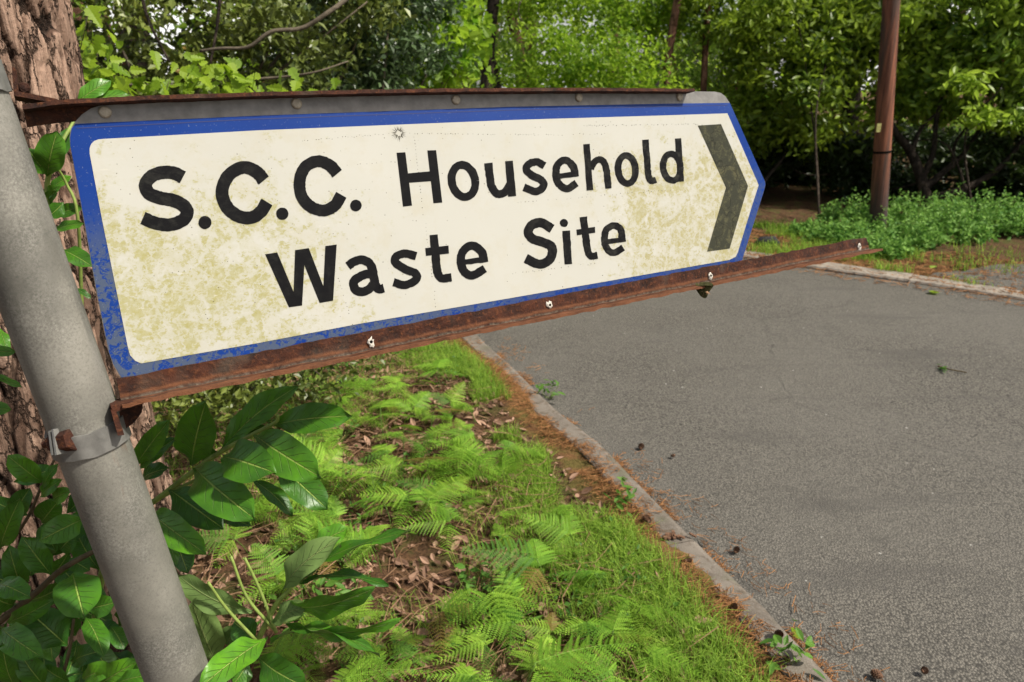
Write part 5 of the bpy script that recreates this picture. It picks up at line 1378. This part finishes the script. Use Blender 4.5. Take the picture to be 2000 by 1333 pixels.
# low growth: grass, weeds, litter, needles
def on_verge(n, lo, hi, xr=(-3.2, 2.0), yr=(1.0, 8.0), bias=None):
    Q = np.c_[rng.uniform(*xr, n), rng.uniform(*yr, n)]
    d = sdist(Q, near); k = (d > lo) & (d < hi)
    if bias is not None: k &= rng.random(n) < bias(Q, d)
    return Q[k], d[k]
def blades(Q, hgt, wid, lean):
    n = len(Q); z = gz(Q); b = np.c_[Q, z - .005]
    a = rng.uniform(0, 6.28, n); dirv = np.c_[np.cos(a), np.sin(a), np.zeros(n)]; sidev = np.c_[-np.sin(a), np.cos(a), np.zeros(n)]
    h_ = hgt * rng.uniform(.45, 1.2, n); ln = lean * rng.uniform(.2, 1.4, n); ww = wid * rng.uniform(.6, 1.2, n)
    c1 = b + dirv * (ln * h_ * .3)[:, None] + np.c_[np.zeros((n, 2)), h_ * .6]
    c2 = b + dirv * (ln * h_)[:, None] + np.c_[np.zeros((n, 2)), h_ * (1 - .25 * ln)]
    V = np.stack([b - sidev * ww[:, None], b + sidev * ww[:, None], c1 + sidev * ww[:, None] * .7, c1 - sidev * ww[:, None] * .7, c2 + sidev * ww[:, None] * .12, c2 - sidev * ww[:, None] * .12], 1)
    Fa = np.array([(0, 1, 2, 3), (3, 2, 4, 5)])[None] + (np.arange(n) * 6)[:, None, None]
    return V.reshape(-1, 3), Fa.reshape(-1, 4)
def gpatch(Q): return fbm(np.c_[Q * 2.6, Q[:, :1] * 0 + 3], 3)
Qg, dg = on_verge(1200000, .19, .75, bias=lambda Q, d: np.clip(1.35 - np.abs(d - .36) / .20, 0, 1) * (gpatch(Q) > .45))
V, Fs = blades(Qg[:40000], .085, .0017, .8)
tg_ = np.clip(rng.normal(.5, .25, len(V) // 6), 0, 1)
Qg2, _ = on_verge(160000, .45, 2.6, bias=lambda Q, d: (gpatch(Q) > .50) * .7)
V2, F2 = blades(Qg2[:24000], .075, .0013, 1.0)
Qg3 = np.c_[rng.uniform(2.0, 6.5, 90000), rng.uniform(5.5, 9.5, 90000)]; d3 = -sdist(Qg3, far)
Qg3 = Qg3[(d3 > .18) & (d3 < 1.7) & (gpatch(Qg3) > .50) & (rng.random(90000) < np.clip(1.2 - np.abs(Qg3[:, 0] - 3.1) / 1.3, .12, 1))][:5000]
V4, F4 = blades(Qg3, .11, .0035, .9); F2 = np.vstack([F2, F4 + len(V2)]); V2 = np.vstack([V2, V4])
tag(part('grass', np.vstack([V, V2]), np.vstack([Fs, F2 + len(V)]), M['grass'], None, False, np.r_[np.repeat(tg_, 6), np.repeat(rng.random(len(V2) // 6), 6)]), 'short green grass along the back of the kerb', 'grass', None, 'stuff')
Qw, dw = on_verge(60000, .30, 3.0, (-3.2, 1.6), (1.0, 7.0), lambda Q, d: np.clip((fbm(np.c_[Q * 3.1, Q[:, :1] * 0 + 8], 3) - .47) * 6, 0, 1))
Qw = Qw[:11000]
V, Fs, tt = scatter(PS, np.c_[Qw, gz(Qw) + rng.uniform(.005, .09, len(Qw))], rng.uniform(.010, .026, len(Qw)), .9)
tag(part('weeds', V, Fs, M['weed'], None, False, tt), 'low small-leaved green weeds between the ferns', 'weeds', None, 'stuff')
Ql, dl_ = on_verge(70000, .25, 4.0, (-4, 1.6), (1.0, 8.0))
Ql = Ql[:22000]
V, Fs, tt = scatter(PL if False else PO, np.c_[Ql, gz(Ql) + rng.uniform(.0, .02, len(Ql))], rng.uniform(.02, .06, len(Ql)), 1.2)
tag(part('leaf_litter', V, Fs, M['litter'], None, False, tt), 'brown dead leaves covering the soil of the verge', 'dead leaves', None, 'stuff')
def sticks(Q, L, rad, zmax):
    n = len(Q); a = rng.uniform(0, 6.28, n); el = rng.normal(.0, .18, n); l_ = L * rng.uniform(.3, 1.2, n)
    d = np.c_[np.cos(a) * np.cos(el), np.sin(a) * np.cos(el), np.sin(el)]; s = np.c_[-np.sin(a), np.cos(a), np.zeros(n)]
    c = np.c_[Q, gz(Q) + rng.uniform(.003, zmax, n)]; bow = rng.normal(0, .12, n) * l_
    V = []
    for q, e in ((-.5, .2), (0, 1), (.5, .2)):
        m = c + d * (l_ * q)[:, None] + s * (bow * (1 - abs(2 * q)))[:, None]; rr = (rad * rng.uniform(.6, 1.3, n))[:, None]
        V += [m + s * rr, m + np.array((0, 0, 1)) * rr, m - s * rr]
    V = np.stack(V, 1); Fa = []
    for i in (0, 3):
        for j in range(3): Fa.append((i + j, i + (j + 1) % 3, i + 3 + (j + 1) % 3, i + 3 + j))
    return V.reshape(-1, 3), (np.array(Fa)[None] + (np.arange(n) * 9)[:, None, None]).reshape(-1, 4)
Qs, _ = on_verge(26000, .35, 3.5, (-3.5, 1.4), (1.0, 6.5), lambda Q, d: .6)
V, Fs = sticks(Qs[:5200], .26, .0016, .06)
tag(part('dead_bracken', V, Fs, M['straw'], None, False, np.repeat(rng.random(len(V) // 9), 9)), 'tangle of reddish brown dead bracken stems under the ferns', 'dead stems', None, 'stuff')
Qn, _ = on_verge(300000, .10, .34, bias=lambda Q, d: (fbm(np.c_[Q * 4, Q[:, :1] * 0 + 5], 3) > .37) * np.clip(1.4 - (d - .1) / .12, 0, 1))
Qn = Qn[:24000]
Qk, _ = on_verge(300000, .03, .13, bias=lambda Q, d: (fbm(np.c_[Q * 5, Q[:, :1] * 0 + 31], 3) > .52) * np.clip((d - .02) / .10, 0, 1))
Qk = Qk[:3200]
Qn2, _ = on_verge(400000, -.22, .02, bias=lambda Q, d: (fbm(np.c_[Q * 5, Q[:, :1] * 0 + 15], 3) > .50) * np.clip(1.2 - np.abs(d + .012) / (.03 + .16 * (rng.random(len(d)) < .12)), 0, 1))
Qn2 = Qn2[:4200]
Qf = np.c_[rng.uniform(1.5, 8, 60000), rng.uniform(4, 9.5, 60000)]; df = -sdist(Qf, far)
Qf = Qf[(df > -.25) & (df < 1.3) & (rng.random(60000) < np.where(df < 0, .25, 1))][:14000]
def needles(Q, L, z0):
    V, Fs = sticks(Q, L, .0011, .012); return V + np.array((0, 0, z0)), Fs
a1 = needles(Qn, .06, .004)
V2, F2 = sticks(Qn2, .05, .0012, .004); zc = np.repeat(gz(Qn2), 9); V2[:, 2] += -zc + .006
V5, F5 = sticks(Qk, .05, .0012, .004); V5[:, 2] += -np.repeat(gz(Qk), 9) + .038; F2 = np.vstack([F2, F5 + len(V2)]); V2 = np.vstack([V2, V5])
V3, F3 = sticks(Qf, .09, .0026, .012); zf = np.repeat(gz(Qf), 9); V3[:, 2] = np.where(zf < 0, V3[:, 2] - zf + .008, V3[:, 2])
tag(part('pine_needles', np.vstack([a1[0], V2, V3]), np.vstack([a1[1], F2 + len(a1[0]), F3 + len(a1[0]) + len(V2)]), M['needle'], None, False, np.repeat(rng.random((len(a1[0]) + len(V2) + len(V3)) // 9), 9)), 'orange brown pine needles drifted along both kerbs', 'pine needles', None, 'stuff')
# bramble and seedlings
for (px, py, lab) in [(640, 1215, 'small bramble seedling with rounded leaves right of the flower stalks'), (690, 1200, 'single bright round-leaved seedling under the laurel tip'), (945, 1190, 'low bramble plant in the litter gap among the ferns'), (990, 1235, 'dark bramble plant beside the bare litter gap'), (670, 880, 'dark bramble plant in the brown litter right of the laurel sprig'), (1215, 1000, 'leafy weed growing at the back of the kerb'), (1075, 778, 'broad-leaved weed hanging over the kerb far down the verge'), (1545, 1310, 'green seedling in the gutter at the bottom of the kerb'), (600, 1265, 'bramble seedling at the bottom between two laurel sprigs')]:
    g = gnd(px, py); z = max(gz(g[:2])[0], .0); b0 = np.array((g[0], g[1], z))
    th = thing('bramble_plant' if 'bramble' in lab else 'weed_plant', lab, 'plant', b0)
    n = 22; Pp = b0 + np.c_[rng.normal(0, .045, n), rng.normal(0, .045, n), rng.uniform(.02, .10, n)]
    V, Fs, tt = scatter(PO, Pp, rng.uniform(.03, .055, n), 1.4, None, rng.uniform(.3, 1, n))
    V = V.copy(); part('foliage', V, Fs, M['weed'], th, False, tt)
    mb = MB(); limb_net(mb, b0 - (0, 0, .01), Pp[:9], .0016); part('stem', mb.V, mb.F, M['stem'], th, True)
# pine cones, pebbles, leaves on road and kerb
def cone_mesh():
    V = []; Fs = []
    for i in range(9):
        q = i / 8; r = .014 * math.sin(math.pi * (.12 + .8 * q)) ; z = .034 * q
        for k in range(8):
            a = 2 * math.pi * (k + .5 * (i % 2)) / 8; b = len(V); e = np.array((math.cos(a), math.sin(a), 0)); s = np.array((-math.sin(a), math.cos(a), 0))
            c = np.array((0, 0, z)); V += [c + e * r * .4 - s * .003, c + e * r * .4 + s * .003, c + e * (r + .004) + s * .0042 + (0, 0, .005), c + e * (r + .0045) - s * .0042 + (0, 0, .005)]; Fs.append((b, b + 1, b + 2, b + 3))
    Vt, Ft = tube([(0, 0, 0), (0, 0, .016), (0, 0, .036)], [.006, .009, .003], 8); b = len(V); V += list(Vt); Fs += [tuple(x + b for x in q) for q in Ft]
    return np.array(V) - (0, 0, .017), Fs
CV, CF = cone_mesh(); cme = mesh_data('pine_cone', CV, CF, M['cone'])
for (px, py, z, lab) in [(1433, 1186, .05, 'dark pine cone on the kerb at a joint'), (1523, 1239, .05, 'pine cone on the road edge of the kerb near the green leaf'), (1536, 1287, .05, 'pine cone lying on the lowest visible part of the kerb'), (1805, 1310, .014, 'dark pine cone on the asphalt at the bottom right'), (1438, 1075, .014, 'small pine cone on the asphalt close to the kerb'), (1252, 873, .014, 'reddish pine cone on the asphalt far down the kerb'), (1262, 1012, .05, 'pine cone on the kerb behind the leafy weed'), (1343, 1095, .05, 'pine cone at the back of the kerb in the needles'), (1315, 890, .014, 'tiny cone lying alone on the asphalt'), (1714, 1318, .014, 'reddish cone scrap on the asphalt near the bottom edge')]:
    g = gnd(px, py, z); o = bpy.data.objects.new('pine_cone', cme); COL.objects.link(o); o.location = g
    o.rotation_euler = (rng.uniform(1.2, 1.9), rng.uniform(-.3, .3), rng.uniform(0, 6.28)); s = rng.uniform(.55, .85); o.scale = (s, s, s)
    tag(o, lab, 'pine cone', 'fallen pine cones')
def flat_leaf(px, py, z, size, mat, lab, proto=PL, name='fallen_leaf'):
    g = gnd(px, py, z); V, Fs, tt = scatter(proto, np.array([[0, 0, 0.]]), size, 25, None, np.array([.7]))
    o = bpy.data.objects.new(name, mesh_data(name, V, Fs, M[mat], False, tt)); COL.objects.link(o); o.location = g; tag(o, lab, 'leaf'); return o
flat_leaf(1546, 1226, .012, .05, 'oak', 'bright green lobed leaf lying in the gutter by the kerb')
flat_leaf(1270, 978, .012, .03, 'yell', 'small yellow leaf on the kerb edge behind the weed', PO)
flat_leaf(1825, 568, .012, .13, 'oak', 'green leafy scrap lying beside the far kerb')
flat_leaf(1520, 1300, .045, .03, 'weed', 'small round green leaf on the kerb near the bottom', PO)
flat_leaf(1395, 1213, .05, .06, 'litter', 'curled pinkish dead leaf in the grass beside the kerb')
flat_leaf(1818, 524, .10, .14, 'yell', 'yellow leaf on the needles beyond the far kerb', PO)
tw = thing('fallen_twig', 'small leafy twig lying alone on the asphalt at the right', 'twig', gnd(1855, 722, .008))
mb = MB(); V, Fs = tube([gnd(1832, 716, .012), gnd(1855, 722, .012), gnd(1888, 728, .014)], [.006, .004, .004], 6); mb.add(V, Fs); part('stem', mb.V, mb.F, M['twig'], tw)
Pp = np.array([gnd(1838 + rng.normal(0, 7), 720 + rng.normal(0, 3), .015) for _ in range(9)]); V, Fs, tt = scatter(PO, Pp, .035, 2); part('foliage', V, Fs, M['weed'], tw, False, tt)
bk = thing('bark_chip', 'clump of brown bark and needles on the kerb halfway down', 'bark', gnd(1322, 1046, .04))
for _ in range(12):
    c = gnd(1322 + rng.normal(0, 13), 1046 + rng.normal(0, 5), .042); ax_ = nrm(rng.normal(0, 1, 3) * (1, 1, .3)); bx_ = nrm(np.cross(ax_, (0, 0, 1)))
    mb = MB(); mb.box(c, (ax_, bx_, np.cross(ax_, bx_)), (.014, .005, .0025)); part('chip', mb.V, mb.F, M['cone'], bk)
print('objects', len(bpy.data.objects), 'polys', sum(len(m.polygons) for m in bpy.data.meshes))
